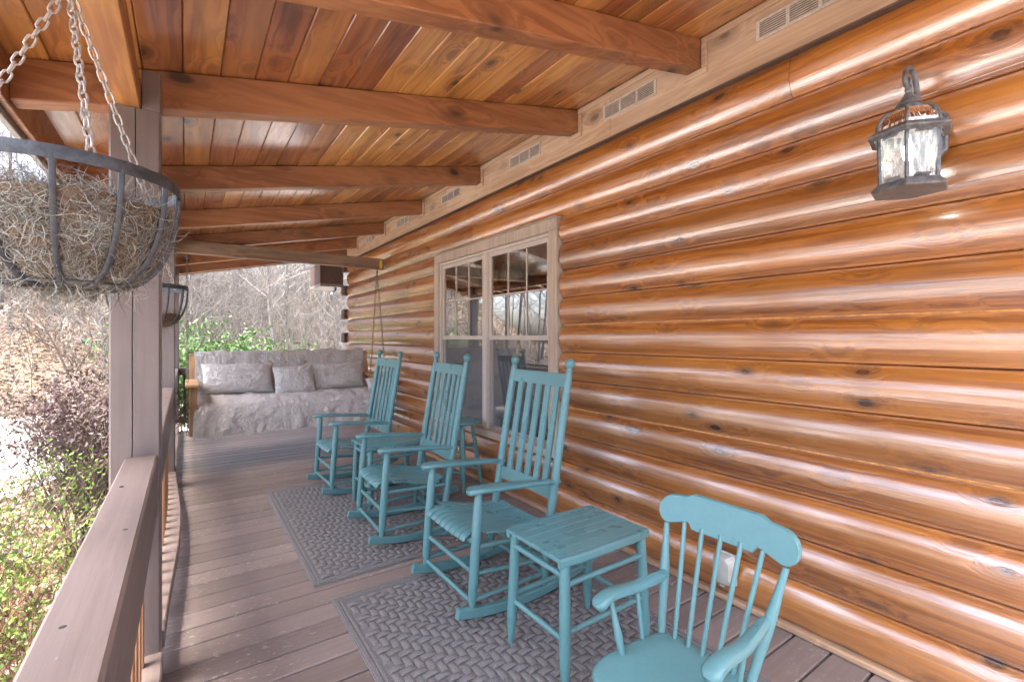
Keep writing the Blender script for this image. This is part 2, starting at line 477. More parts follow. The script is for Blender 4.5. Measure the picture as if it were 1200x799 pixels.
def lathe(prof, n=16, c=(0, 0, 0)):
    v, f = [], []
    for r, z in prof:
        for k in range(n):
            a = 2 * PI * k / n
            v.append((c[0] + r * math.cos(a), c[1] + r * math.sin(a), c[2] + z))
    m = len(prof)
    for i in range(m - 1):
        for k in range(n):
            f.append((i * n + k, i * n + (k + 1) % n, (i + 1) * n + (k + 1) % n, (i + 1) * n + k))
    f.append(tuple(range(n - 1, -1, -1)))
    f.append(tuple((m - 1) * n + k for k in range(n)))
    return v, f


def sphere(c, r, n=12, sz=1.0):
    pr = [(max(1e-4, r * math.sin(PI * i / 8)), -r * sz * math.cos(PI * i / 8)) for i in range(9)]
    return lathe(pr, n, c)


def loft(loops, cap=True):
    n = len(loops[0])
    v = [p for l in loops for p in l]
    f = []
    for i in range(len(loops) - 1):
        for k in range(n):
            f.append((i * n + k, i * n + (k + 1) % n, (i + 1) * n + (k + 1) % n, (i + 1) * n + k))
    if cap:
        f.append(tuple(range(n - 1, -1, -1)))
        f.append(tuple((len(loops) - 1) * n + k for k in range(n)))
    return v, f


def grid(P):
    """P: list of rows of points"""
    n = len(P[0])
    v = [p for r in P for p in r]
    f = [(i * n + k, i * n + k + 1, (i + 1) * n + k + 1, (i + 1) * n + k) for i in range(len(P) - 1) for k in range(n - 1)]
    return v, f


def xf(g, loc=(0, 0, 0), rz=0.0, ry=0.0, rx=0.0, s=1.0):
    mt = Matrix.Translation(loc) @ Matrix.Rotation(rz, 4, 'Z') @ Matrix.Rotation(ry, 4, 'Y') @ Matrix.Rotation(rx, 4, 'X') @ Matrix.Scale(s, 4)
    return [tuple(mt @ Vector(p)) for p in g[0]], g[1]


def mesh(name, g, mat, smooth=None):
    me = bpy.data.meshes.new(name)
    me.from_pydata([tuple(p) for p in g[0]], [], g[1])
    if mat is not None:
        me.materials.append(mat)
    if smooth is not None:
        me.polygons.foreach_set('use_smooth', [True] * len(me.polygons))
        me.set_sharp_from_angle(angle=R(smooth))
    me.update()
    return me


def obj(name, g, mat, parent=None, loc=(0, 0, 0), rz=0.0, smooth=None):
    me = g if isinstance(g, bpy.types.Mesh) else mesh(name, g, mat, smooth)
    o = bpy.data.objects.new(name, me)
    COL.objects.link(o)
    o.location = loc
    o.rotation_euler = (0, 0, rz)
    o.parent = parent
    return o


def tag(o, label=None, cat=None, group=None, kind=None):
    if label: o['label'] = label
    if cat: o['category'] = cat
    if group: o['group'] = group
    if kind: o['kind'] = kind
    return o


def thing(name, label, cat, loc=(0, 0, 0), rz=0.0, group=None):
    o = bpy.data.objects.new(name, None)
    COL.objects.link(o)
    o.location = loc
    o.rotation_euler = (0, 0, rz)
    o.empty_display_size = 0.2
    return tag(o, label, cat, group)


def copy_tree(o, parent=None, label=None, loc=None, rz=None):
    c = o.copy()
    COL.objects.link(c)
    c.parent = parent
    if label: c['label'] = label
    if loc is not None: c.location = loc
    if rz is not None: c.rotation_euler = (0, 0, rz)
    for ch in list(o.children):
        copy_tree(ch, c)
    return c


def nz(x, y, z=0.0):
    return noise.noise(Vector((x, y, z)))


# ================================================================== SETTING: terrain, driveway
GZ = -0.70
def hill(x, y):
    d = math.hypot(x - 2, y - 5) - 13.2
    az = math.degrees(math.atan2(x, y - 1))        # the slope is steep beyond the drive's bend, low elsewhere
    def sm(a, b, v):
        q = max(0.0, min(1.0, (v - a) / (b - a)))
        return q * q * (3 - 2 * q)
    w = 0.05 + 0.95 * sm(-38, -17, az) * (1 - 0.55 * sm(-8, 6, az))
    if az > 40: w *= max(0.2, 1 - (az - 40) / 40)
    z = GZ
    if d > 0:
        s = min(d, 17.0)
        z += w * (0.40 * s * min(1, s / 3.0) + min(12, max(0, d - 17)) * 0.12)
        z += w * 0.35 * nz(x * 0.18, y * 0.18) * min(1, d / 4)
    z += 0.04 * nz(x * 0.8, y * 0.8, 3) * (1 if d > -1 else 0.5)
    return z

NG = 150
ext = 85.0
def gcoord(i):
    t = (i / (NG - 1)) * 2 - 1
    return ext * (0.35 * t + 0.65 * t ** 3)
rows = [[(gcoord(i), 6 + gcoord(j), hill(gcoord(i), 6 + gcoord(j))) for i in range(NG)] for j in range(NG)]
tag(obj('ground', grid(rows), M['litter'], smooth=180), kind='structure')

inner = [(-2.1, -14), (-2.1, 0), (-2.1, 6.0), (-1.9, 8.2), (-1.2, 9.9), (0.6, 10.9), (3, 11.3), (7, 11.4)]
outer = [(-11.2, -14), (-11.3, 0), (-11.0, 6.0), (-9.4, 11), (-6.6, 14.6), (-2.6, 17.2), (1.6, 18.0), (7, 18.2)]
rows = []
def lerp_poly(pl, t):
    s = t * (len(pl) - 1)
    i = min(int(s), len(pl) - 2)
    a, b = pl[i], pl[i + 1]
    f = s - i
    return a[0] + (b[0] - a[0]) * f, a[1] + (b[1] - a[1]) * f
for i in range(80):
    t = i / 79
    a, b = lerp_poly(inner, t), lerp_poly(outer, t)
    r = []
    for j in range(24):
        q = j / 23
        wob = 0.12 * nz(t * 40, q * 3, 9) * (1 if j in (0, 23) else 0)
        x, y = a[0] + (b[0] - a[0]) * q + wob, a[1] + (b[1] - a[1]) * q + wob
        r.append((x, y, hill(x, y) + 0.035))
    rows.append(r)
tag(obj('driveway', grid(rows), M['gravel'], smooth=180), kind='structure')

# ================================================================== PORCH DECK
XW = 2.29           # wall plane behind the half logs
deck = thing('porch_deck', None, None)
tag(deck, kind='structure')
DP = 0.1465
Y0 = 0.8653 % DP
bm = [mesh('deck_board', box(-0.30, XW, 0.0050, DP - 0.0050, -0.032, 0, 0.004), M['deck']),]
ys = [Y0 + DP * k for k in range(-10, 56)]
for y in ys:
    if y < -1.2 or y > 8.15: continue
    obj('deck_board', bm[0], None, deck, (random.uniform(-0.004, 0.0), y, random.uniform(-0.0015, 0.0005)))
for x in (-0.24, 0.6, 1.4, 2.2):
    obj('joist', box(x - 0.04, x + 0.04, -1.2, 8.2, -0.21, -0.036), M['brown'], deck)
obj('skirt_board', box(-0.325, -0.302, -1.25, 8.25, -0.26, -0.012), M['rail'], deck)
obj('end_skirt_board', box(-0.30, XW, 8.262, 8.285, -0.26, -0.012), M['rail'], deck)
for y in (-1, 2.3, 5.2, 8.1):
    obj('pier', box(-0.29, -0.16, y - 0.07, y + 0.07, GZ - 0.3, -0.212), M['post'], deck)
    obj('pier', box(2.1, 2.24, y - 0.07, y + 0.07, GZ - 0.3, -0.212), M['post'], deck)

# ================================================================== LOG WALL
wall = thing('log_wall', 'orange varnished half-log house wall with knots running the length of the porch', 'wall', (XW, 3.3, -0.2))
WO = Vector((XW, 3.3, -0.2))
def rel(g):
    return [(p[0] - WO.x, p[1] - WO.y, p[2] - WO.z) for p in g[0]], g[1]
CE = 0.2            # log course
ZB = 0.03
WY0, WY1 = 2.625, 4.715       # window opening
def log_piece(y0, y1, k, cap_round=0.0):
    zc = ZB + CE * k + CE / 2
    n = max(2, int((y1 - y0) / 0.2))
    loops = []
    seed = k * 7.1
    ts = [-1, -0.965, -0.9, -0.78, -0.6, -0.38, -0.13, 0.13, 0.38, 0.6, 0.78, 0.9, 0.965, 1]
    for i in range(n + 1):
        y = y0 + (y1 - y0) * i / n
        w = 1 + 0.05 * nz(y * 0.9, seed) + 0.025 * nz(y * 3.1, seed + 3)
        dz = 0.004 * nz(y * 0.7, seed + 9)
        lp = []
        for t in ts:
            b = 0.044 * w * (max(0.0, 1 - abs(t) ** 2.0)) ** 0.82
            lp.append((XW - 0.004 - b, y, zc + t * (CE / 2 - 0.0012) + dz * (1 - abs(t))))
        lp.append((XW + 0.03, y, zc + CE / 2 - 0.0012))
        lp.append((XW + 0.03, y, zc - CE / 2 + 0.0012))
        loops.append(lp)
    return loft(loops)
WYN, WYF = -1.5, 8.15
joints = {12: [1.03], 11: [3.9], 10: [6.2], 9: [5.6], 8: [-0.4], 7: [6.9], 6: [0.1], 5: [5.9], 4: [-0.3], 3: [6.4], 2: [-0.8], 1: [3.0], 0: [4.9], 13: [2.0]}
for k in range(13):
    cuts = [WYN] + joints.get(k, []) + [WYF]
    segs = []
    for a, b in zip(cuts[:-1], cuts[1:]):
        if 2 <= k <= 10:
            if a < WY0: segs.append((a, min(b, WY0)))
            if b > WY1: segs.append((max(a, WY1), b))
        else:
            segs.append((a, b))
    for a, b in segs:
        obj('log', rel(log_piece(a + 0.0012, b - 0.0012, k)), M['log'], wall, smooth=40)
    # thin bead in some seams, its pale colour standing in for glints
    if k in (6, 3):
        z = ZB + CE * (k + 1)
        for a, b in ([(WYN, WY0), (WY1, WYF)] if 2 <= k <= 10 else [(WYN, WYF)]):
            obj('seam_glint_bead', rel(tube([(XW - 0.005, a + 0.01, z), (XW - 0.005, b - 0.01, z)], 0.0045, 6)), M['seam_glint'], wall, smooth=60)
# protruding log ends of the crossing wall at the far corner
for k in range(0, 13):
    zc = ZB + CE * k + CE / 2
    if k % 2 == 0:
        obj('log_end', rel(box(XW - 0.09, XW + 0.3, 8.153, 8.33, zc - 0.085, zc + 0.085, 0.012)), M['endgrain'], wall)
# base strip
obj('base_strip', rel(box(XW - 0.045, XW + 0.005, WYN, WYF, 0.0015, 0.030, 0.006)), M['tan'], wall)
# sheathing behind the logs, and the shell of the house
def shell(name, *b, m='room'):
    obj(name, rel(box(*b)), M[m], wall)
shell('sheathing', XW + 0.032, XW + 0.06, WYN, 8.15, -0.68, WY0 * 0 + 0.445)
shell('sheathing', XW + 0.032, XW + 0.06, WYN, 8.15, 2.225, 3.6)
shell('sheathing', XW + 0.032, XW + 0.06, WYN, WY0, 0.447, 2.223)
shell('sheathing', XW + 0.032, XW + 0.06, WY1, 8.15, 0.447, 2.223)
shell('back_wall', 7.0, 7.1, WYN, 8.15, -0.68, 3.6, m='brown')
shell('end_wall', XW + 0.062, 6.99, 8.05, 8.15, -0.68, 3.6, m='brown')
shell('end_wall', XW + 0.062, 6.99, WYN, WYN + 0.1, -0.68, 3.6, m='brown')
shell('floor_slab', XW + 0.062, 6.99, WYN + 0.11, 8.04, -0.05, 0.0)
shell('ceiling_slab', XW + 0.062, 6.99, WYN + 0.11, 8.04, 2.5, 2.55, m='white')
obj('main_roof', rel(([(XW - 0.02, -1.5, 3.62), (XW - 0.02, 8.6, 3.62), (7.4, 8.6, 3.62), (7.4, -1.5, 3.62), (4.7, -1.5, 5.2), (4.7, 8.6, 5.2)],
                      [(0, 3, 2, 1), (0, 1, 5, 4), (2, 3, 4, 5), (0, 4, 3), (1, 2, 5)])), M['shingle'], wall)

# sawn ledger board at the top of the wall, with notched trim and vents
SL = 0.2055
def zrb(x): return 2.77 + (x - 2.27) * SL        # rafter underside
RH = 0.156
def zce(x): return zrb(x) + RH                    # ceiling underside
RAF = [-0.28, 0.60, 1.47, 2.42, 3.73, 5.03, 6.30, 7.55, 8.62]
RW = 0.092
XL = XW - 0.038      # ledger face
led = [-1.5, 2.13, 4.45, 6.9, 8.15]
for a, b in zip(led[:-1], led[1:]):
    obj('ledger_board', rel(box(XL, XW + 0.02, a + 0.001, b - 0.001, 2.632, zce(XL) - 0.002, 0.003)), M['tan'], wall)
obj('ledger_drip', rel(box(XL - 0.006, XL + 0.03, WYN, WYF, 2.622, 2.6315)), M['brown'], wall)
TP = 0.018
for i, ry in enumerate(RAF):
    if ry > 8: continue
    nxt = RAF[i + 1] if i + 1 < len(RAF) else 8.15
    zt = zce(XL - TP) - 0.002
    obj('trim_strip', rel(box(XL - TP, XL - 0.0005, ry - 0.034, ry - 0.003, zrb(XL) - 0.004, zt - 0.033, 0.003)), M['tan'], wall)
    obj('trim_strip', rel(box(XL - TP, XL - 0.0005, ry - 0.034, ry + RW + 0.012, zrb(XL) - 0.036, zrb(XL) - 0.006, 0.003)), M['tan'], wall)
    obj('trim_strip', rel(box(XL - TP, XL - 0.0005, ry + RW + 0.003, min(nxt, 8.13) - 0.003, zt - 0.032, zt, 0.003)), M['tan'], wall)
for yc in (0.97, 1.975, 3.06, 4.35, 5.66, 6.92):
    vt = obj('soffit_vent', rel(merge(box(XL - 0.006, XL - 0.0005, yc - 0.21, yc + 0.21, 2.752, 2.762), box(XL - 0.006, XL - 0.0005, yc - 0.21, yc + 0.21, 2.838, 2.848),
                                      *[box(XL - 0.006, XL - 0.0005, yc + d - 0.008, yc + d + 0.008, 2.7621, 2.8379) for d in (-0.202, -0.067, 0.067, 0.202)])), M['vent'], wall)
    for d in (-0.1345, 0, 0.1345):
        lv = [([(XL - 0.0035, yc + d - 0.058, 2.764 + i * 0.0105), (XL - 0.0035, yc + d + 0.058, 2.764 + i * 0.0105),
                (XL - 0.0008, yc + d + 0.058, 2.7725 + i * 0.0105), (XL - 0.0008, yc + d - 0.058, 2.7725 + i * 0.0105)], [(0, 1, 2, 3)]) for i in range(7)]
        obj('louvre', rel(merge(*lv)), M['vent'], vt)
        obj('louvre_backing', rel(box(XL - 0.0006, XL + 0.002, yc + d - 0.059, yc + d + 0.059, 2.7622, 2.8378)), M['brown'], vt)

# eave return beyond the house corner
ev = thing('eave_box', 'dark brown boxed eave with grey lower trim at the far house corner', 'eave', (2.05, 8.5, 2.2))
for nm, b, m in (('panel', (-0.16, 0.20, -0.12, 0.6, 0.055, 0.36), 'brown'), ('lower_trim', (-0.19, 0.20, -0.15, 0.6, 0.0, 0.05), 'greytrim'),
                 ('side_trim', (-0.19, -0.163, -0.15, 0.6, 0.052, 0.37), 'brown'), ('cover_board', (-0.19, 0.2, -0.15, 0.6, 0.372, 0.4), 'brown')):
    obj(nm, box(*b, 0.004), M[m], ev)
sc_ = thing('security_camera', 'small black security camera hanging under the dark eave box', 'camera', (2.13, 8.42, 2.2))
obj('mount', tube([(0, 0, 0), (0, 0, -0.05)], 0.018, 8), M['black'], sc_, smooth=40)
obj('bracket', tube([(0, 0, -0.05), (-0.05, -0.03, -0.09)], 0.010, 8), M['black'], sc_, smooth=40)
obj('body', tube([(-0.02, 0.03, -0.10), (-0.05, -0.03, -0.10), (-0.09, -0.11, -0.115)], [0.028, 0.034, 0.036], 12), M['black'], sc_, smooth=40)
obj('lens', tube([(-0.091, -0.112, -0.1152), (-0.0925, -0.115, -0.1158)], 0.024, 12), M['glass'], sc_, smooth=40)

# ================================================================== PORCH ROOF
roof = thing('porch_roof', 'sloping porch roof with knotty pine ceiling boards on brown timber rafters', 'roof', (0.87, 4.2, 2.7))
RO = Vector((0.87, 4.2, 2.7))
def rr(g):
    return [(p[0] - RO.x, p[1] - RO.y, p[2] - RO.z) for p in g[0]], g[1]
XE = -0.52
ROY0, ROY1 = -0.30, 8.72
ang = math.atan(SL)
for ry in RAF:
    x1 = XL - 0.0015 if ry < 8.1 else 2.6
    y0, y1 = ry, ry + RW
    c = 0.004
    loops = []
    for x in (XE, XE + (x1 - XE) * 0.25, XE + (x1 - XE) * 0.5, XE + (x1 - XE) * 0.75, x1):
        a, b = zrb(x), zrb(x) + RH - 0.002
        loops.append([(x, y0 + c, a), (x, y1 - c, a), (x, y1, a + c), (x, y1, b - c), (x, y1 - c, b), (x, y0 + c, b), (x, y0, b - c), (x, y0, a + c)])
    obj('rafter', rr(loft(loops)), M['rafter'], roof)
# ceiling boards run along Y, laid up the slope
BW = 0.138
nb = int((XW + 0.02 - XE + 0.03) / (BW * math.cos(ang)))
cb_cache = {}
def ceiling_board(L):
    L = round(L, 2)
    if L not in cb_cache:
        w = BW - 0.0022
        cb_cache[L] = mesh('ceiling_board', loft([[(0.004, y, 0), (w - 0.004, y, 0), (w, y, 0.005), (w, y, 0.018), (0, y, 0.018), (0, y, 0.005)] for y in (0.001, L - 0.001)]), M['ceiling'])
    return cb_cache[L]
for i in range(nb):
    x = XW + 0.0 - (i + 1) * BW * math.cos(ang)
    cuts = [ROY0] + sorted(random.sample([RAF[2] + RW / 2, RAF[4] + RW / 2, RAF[5] + RW / 2, RAF[6] + RW / 2], 2)) + [ROY1]
    for a, b in zip(cuts[:-1], cuts[1:]):
        o = obj('ceiling_board', ceiling_board(b - a), None, roof, (x - RO.x, a - RO.y, zce(x) - RO.z + 0.0005))
        o.rotation_euler = (0, -ang, 0)
def slab(x0, x1, y0, y1, off, th):
    return loft([[(x, y0, zce(x) + off), (x, y1, zce(x) + off), (x, y1, zce(x) + off + th), (x, y0, zce(x) + off + th)] for x in (x0, x1)])
obj('roof_deck', rr(slab(XE - 0.03, XW + 0.05, ROY0 - 0.05, ROY1 + 0.05, 0.026, 0.03)), M['brown'], roof)
obj('shingles', rr(slab(XE - 0.05, XW + 0.05, ROY0 - 0.07, ROY1 + 0.07, 0.058, 0.012)), M['shingle'], roof)
# header carried by the posts
HX0, HX1, HZ0 = -0.230, -0.137, 2.186
obj('header_beam', rr(box(HX0, HX1, ROY0, 8.62, HZ0, 2.283, 0.004)), M['header'], roof)
# eave board and gutter
obj('eave_board', rr(box(XE - 0.028, XE - 0.002, ROY0 - 0.02, ROY1 + 0.02, 2.175, zce(XE) + 0.02, 0.003)), M['rafter'], roof)
obj('eave_cap', rr(box(XE - 0.055, XE - 0.0295, ROY0 - 0.02, ROY1 + 0.02, 2.150, zce(XE) + 0.03, 0.003)), M['greytrim'], roof)
obj('gutter', rr(loft([[(XE - 0.057, y, 2.36), (XE - 0.057, y, 2.265), (XE - 0.13, y, 2.265), (XE - 0.165, y, 2.31), (XE - 0.165, y, 2.37), (XE - 0.16, y, 2.37),
                        (XE - 0.16, y, 2.312), (XE - 0.128, y, 2.27), (XE - 0.061, y, 2.27), (XE - 0.061, y, 2.36)] for y in (ROY0 - 0.02, ROY1 + 0.02)])), M['greytrim'], roof)
for y in (ROY0 - 0.042, ROY1 + 0.022):
    obj('rake_board', rr(loft([[(x, y, zrb(x) - 0.01), (x, y + 0.02, zrb(x) - 0.01), (x, y + 0.02, zce(x) + 0.06), (x, y, zce(x) + 0.06)] for x in (XE - 0.05, XW - 0.06)])), M['rafter'], roof)

# ================================================================== POSTS
def post_geo(z1, crack, x0=-0.228, x1=-0.078, dep=0.150):
    loops = []
    n = 26
    for i in range(n + 1):
        z = z1 * i / n
        xc = x0 + (x1 - x0) * (0.40 + 0.10 * z / z1 + 0.035 * nz(z * 2.1, 4.4)) if crack else (x0 + x1) / 2
        wd = 0.0016 if crack else 0.0001
        dd = 0.02 if crack else 0.0002
        c = 0.006
        loops.append([(x0 + c, 0, z), (xc - wd, 0, z), (xc, dd, z), (xc + wd, 0, z), (x1 - c, 0, z), (x1, c, z), (x1, dep - c, z), (x1 - c, dep, z), (x0 + c, dep, z), (x0, dep - c, z), (x0, c, z)])
    return [(p[0] + 0.153, p[1] - dep / 2, p[2]) for l in loops for p in l], loft(loops)[1]
POSTS = [(-0.65, 'brown painted porch post at the open near end of the railing'),
         (2.212, 'brown painted porch post with a long vertical crack, beside the moss-filled hanging basket'),
         (5.10, 'plain brown painted porch post midway along the railing, past the nearly empty basket'),
         (8.08, 'brown painted corner porch post beyond the swing at the deck end')]
for y, lab in POSTS:
    p = thing('porch_post', lab, 'post', (-0.153, y + 0.075, 0.0), group='porch posts along the railing')
    obj('shaft', post_geo(HZ0 - 0.0015, y == 2.212), M['post'], p)
    obj('notch_tab', box(0.0175, 0.075, -0.0748, 0.0748, HZ0 - 0.001, 2.335, 0.004), M['post'], p)

# ================================================================== RAILINGS
def railing(y0, y1, lab, bow=0.0):
    L = y1 - y0
    t = thing('railing', lab, 'railing', (-0.1355, (y0 + y1) / 2, 0.0), group='railing sections')
    n = 14
    obj('top_rail', loft([[(x, -L / 2 + L * i / n, z + 0.003 * nz(i * 0.4, y0)) for x, z in ((-0.0455, 0.81), (0.0455, 0.81), (0.0485, 0.813), (0.0485, 0.894), (0.0425, 0.90), (-0.0425, 0.90), (-0.0485, 0.894), (-0.0485, 0.813))] for i in range(n + 1)]), M['rail'], t)
    obj('apron', box(-0.040, 0.0465, -L / 2, L / 2, 0.670, 0.8085, 0.004), M['rail'], t)
    def bx(s): return 0.02 + bow * math.sin(PI * s) ** 1.5
    loops = []
    for i in range(n + 1):
        s = i / n
        o = bx(s)
        loops.append([(x + o, -L / 2 + L * s, z) for x, z in ((-0.045, 0.085), (0.040, 0.085), (0.045, 0.09), (0.045, 0.15), (0.040, 0.155), (-0.045, 0.155))])
    obj('bottom_rail', loft(loops), M['rail'], t)
    k = int(L / 0.125)
    bmesh_ = mesh('baluster', box(-0.016, 0.016, -0.016, 0.016, 0.1555, 0.6695, 0.003), M['baluster'])
    for i in range(k):
        s = (i + 0.5) / k
        obj('baluster', bmesh_, None, t, (-0.004 + 0.5 * (bx(s) - 0.02), -L / 2 + L * s, 0))
    for i in range(int(L / 0.42)):
        obj('nail_head', lathe([(0.0055, 0.0), (0.005, 0.0012), (0.001, 0.0012)], 8, (0.02 * (-1) ** i + 0.006 * nz(i, y0), -L / 2 + 0.2 + 0.42 * i + 0.05 * nz(i * 1.7, y0, 2), 0.9005)), M['dark'], t)
    return t
railing(-0.499, 2.211, 'brown painted wood railing section under the moss-filled hanging basket')
railing(2.363, 5.099, 'brown painted wood railing section with its bottom rail bowed inwards', bow=0.045)
railing(5.251, 8.079, 'brown painted wood railing section running beside the porch swing')
# railing across the deck end
t = thing('railing', 'dark brown railing across the far deck end behind the swing', 'railing', (1.06, 8.155, 0.0), group='railing sections')
obj('top_rail', box(-1.135, 1.13, -0.045, 0.045, 0.81, 0.90, 0.005), M['brown'], t)
obj('bottom_rail', box(-1.135, 1.13, -0.04, 0.04, 0.12, 0.20, 0.005), M['brown'], t)
bmesh_ = mesh('baluster', box(-0.02, 0.02, -0.02, 0.02, 0.201, 0.809, 0.003), M['brown'])
for i in range(17):
    obj('baluster', bmesh_, None, t, (-1.07 + i * 0.132, 0, 0))

# ================================================================== WINDOW
win = thing('window', 'twin double-hung window with beige casing and divided upper sashes', 'window', (XW - 0.05, 3.67, 0.5))
W0 = Vector((XW - 0.05, 3.67, 0.5))
def wr(g): return [(p[0] - W0.x, p[1] - W0.y, p[2] - W0.z) for p in g[0]], g[1]
XF = XW - 0.062      # casing face
def wobj(n, b, m, par=None, ch=0.004): return obj(n, wr(box(*b, ch)), M[m], par or win)
wobj('casing', (XF, XW + 0.03, 2.640, 2.735, 0.447, 2.130), 'casing')
wobj('casing', (XF, XW + 0.03, 4.605, 4.700, 0.447, 2.130), 'casing')
wobj('casing', (XF, XW + 0.03, 2.640, 4.700, 2.132, 2.221), 'casing')
wobj('head_drip', (XF - 0.018, XW + 0.02, 2.630, 4.710, 2.2215, 2.228), 'casing', ch=0.002)
wobj('sill', (XF - 0.02, XW + 0.03, 2.737, 4.603, 0.447, 0.505), 'casing')
XG = XW - 0.008
wobj('jamb', (XF + 0.02, XW + 0.03, 2.7365, 2.760, 0.507, 2.130), 'vinyl')
wobj('jamb', (XF + 0.02, XW + 0.03, 4.580, 4.6035, 0.507, 2.130), 'vinyl')
wobj('head_jamb', (XF + 0.02, XW + 0.03, 2.762, 4.578, 2.105, 2.130), 'vinyl')
wobj('mullion', (XF + 0.012, XW + 0.03, 3.635, 3.705, 0.507, 2.103), 'vinyl')
for ya, yb in ((2.762, 3.633), (3.707, 4.578)):
    zm = 1.335
    for nm, z0, z1, dx in (('upper_sash', zm - 0.018, 2.103, 0.0), ('lower_sash', 0.508, zm + 0.018, 0.014)):
        x0, x1 = XG + dx - 0.012, XG + dx + 0.0
        s = 0.036
        zb_ = 0.036
        fr = obj(nm, wr(merge(box(x0, x1, ya, ya + s, z0, z1), box(x0, x1, yb - s, yb, z0, z1), box(x0, x1, ya + s, yb - s, z1 - zb_, z1), box(x0, x1, ya + s, yb - s, z0, z0 + zb_))), M['vinyl'], win)
        gx = (x0 + x1) / 2
        a, b, c, d = ya + s, yb - s, z0 + zb_, z1 - zb_
        if nm == 'upper_sash':
            mw = 0.007
            ycs = [a + (b - a) * q for q in (1 / 3, 2 / 3)]
            zc = c + (d - c) * 0.5
            for y in ycs:
                obj('muntin', wr(box(gx - 0.004, gx + 0.001, y - mw, y + mw, c, d, 0.001)), M['vinyl'], fr)
            obj('muntin', wr(box(gx - 0.0037, gx + 0.0008, a, b, zc - mw, zc + mw, 0.001)), M['vinyl'], fr)
        obj('pane', wr(([(gx + 0.003, a - 0.001, c - 0.001), (gx + 0.003, b + 0.001, c - 0.001), (gx + 0.003, b + 0.001, d + 0.001), (gx + 0.003, a - 0.001, d + 0.001)], [(0, 3, 2, 1)])), M['glass'], fr)
        if nm == 'lower_sash':
            q = XG - 0.014
            obj('insect_screen', wr(([(q, ya + 0.012, 0.52), (q, yb - 0.012, 0.52), (q, yb - 0.012, zm - 0.02), (q, ya + 0.012, zm - 0.02)], [(0, 3, 2, 1)])), M['screen'], fr)
    # pleated valance inside
    rows = [[(XW + 0.11 + 0.008 * math.sin(y * 90), y, z) for y in np.linspace(ya, yb, 60)] for z in (1.86, 2.1)]
    obj('valance', wr(grid(rows)), M['blind'], win, smooth=180)

# ================================================================== TEAL ROCKING CHAIRS
def bez(pts, n):
    """Catmull-Rom through pts"""
    P = [Vector(p) for p in pts]
    P = [P[0] * 2 - P[1]] + P + [P[-1] * 2 - P[-2]]
    out = []
    for i in range(1, len(P) - 2):
        for k in range(n):
            t = k / n
            a, b, c, d = P[i - 1], P[i], P[i + 1], P[i + 2]
            out.append(0.5 * ((2 * b) + (c - a) * t + (2 * a - 5 * b + 4 * c - d) * t * t + (3 * b - a - 3 * c + d) * t ** 3))
    out.append(P[-2])
    return out


def strip(path, wy, th, ch=0.004, widths=None):
    """a plank that follows path (in the xz plane), wy wide in y, th thick"""
    P = [Vector(p) for p in path]
    loops = []
    for i, p in enumerate(P):
        a, b = P[max(0, i - 1)], P[min(len(P) - 1, i + 1)]
        t = (b - a).normalized()
        nrm = Vector((-t.z, 0, t.x))
        w = (widths[i] if widths else wy) / 2
        c = min(ch, th * 0.45, w * 0.6)
        h = th / 2
        l = []
        for yy, zz in ((-w + c, -h), (w - c, -h), (w, -h + c), (w, h - c), (w - c, h), (-w + c, h), (-w, h - c), (-w, -h + c)):
            q = p + nrm * zz
            l.append((q.x, p.y + yy, q.z))
        loops.append(l)
    return loft(loops)


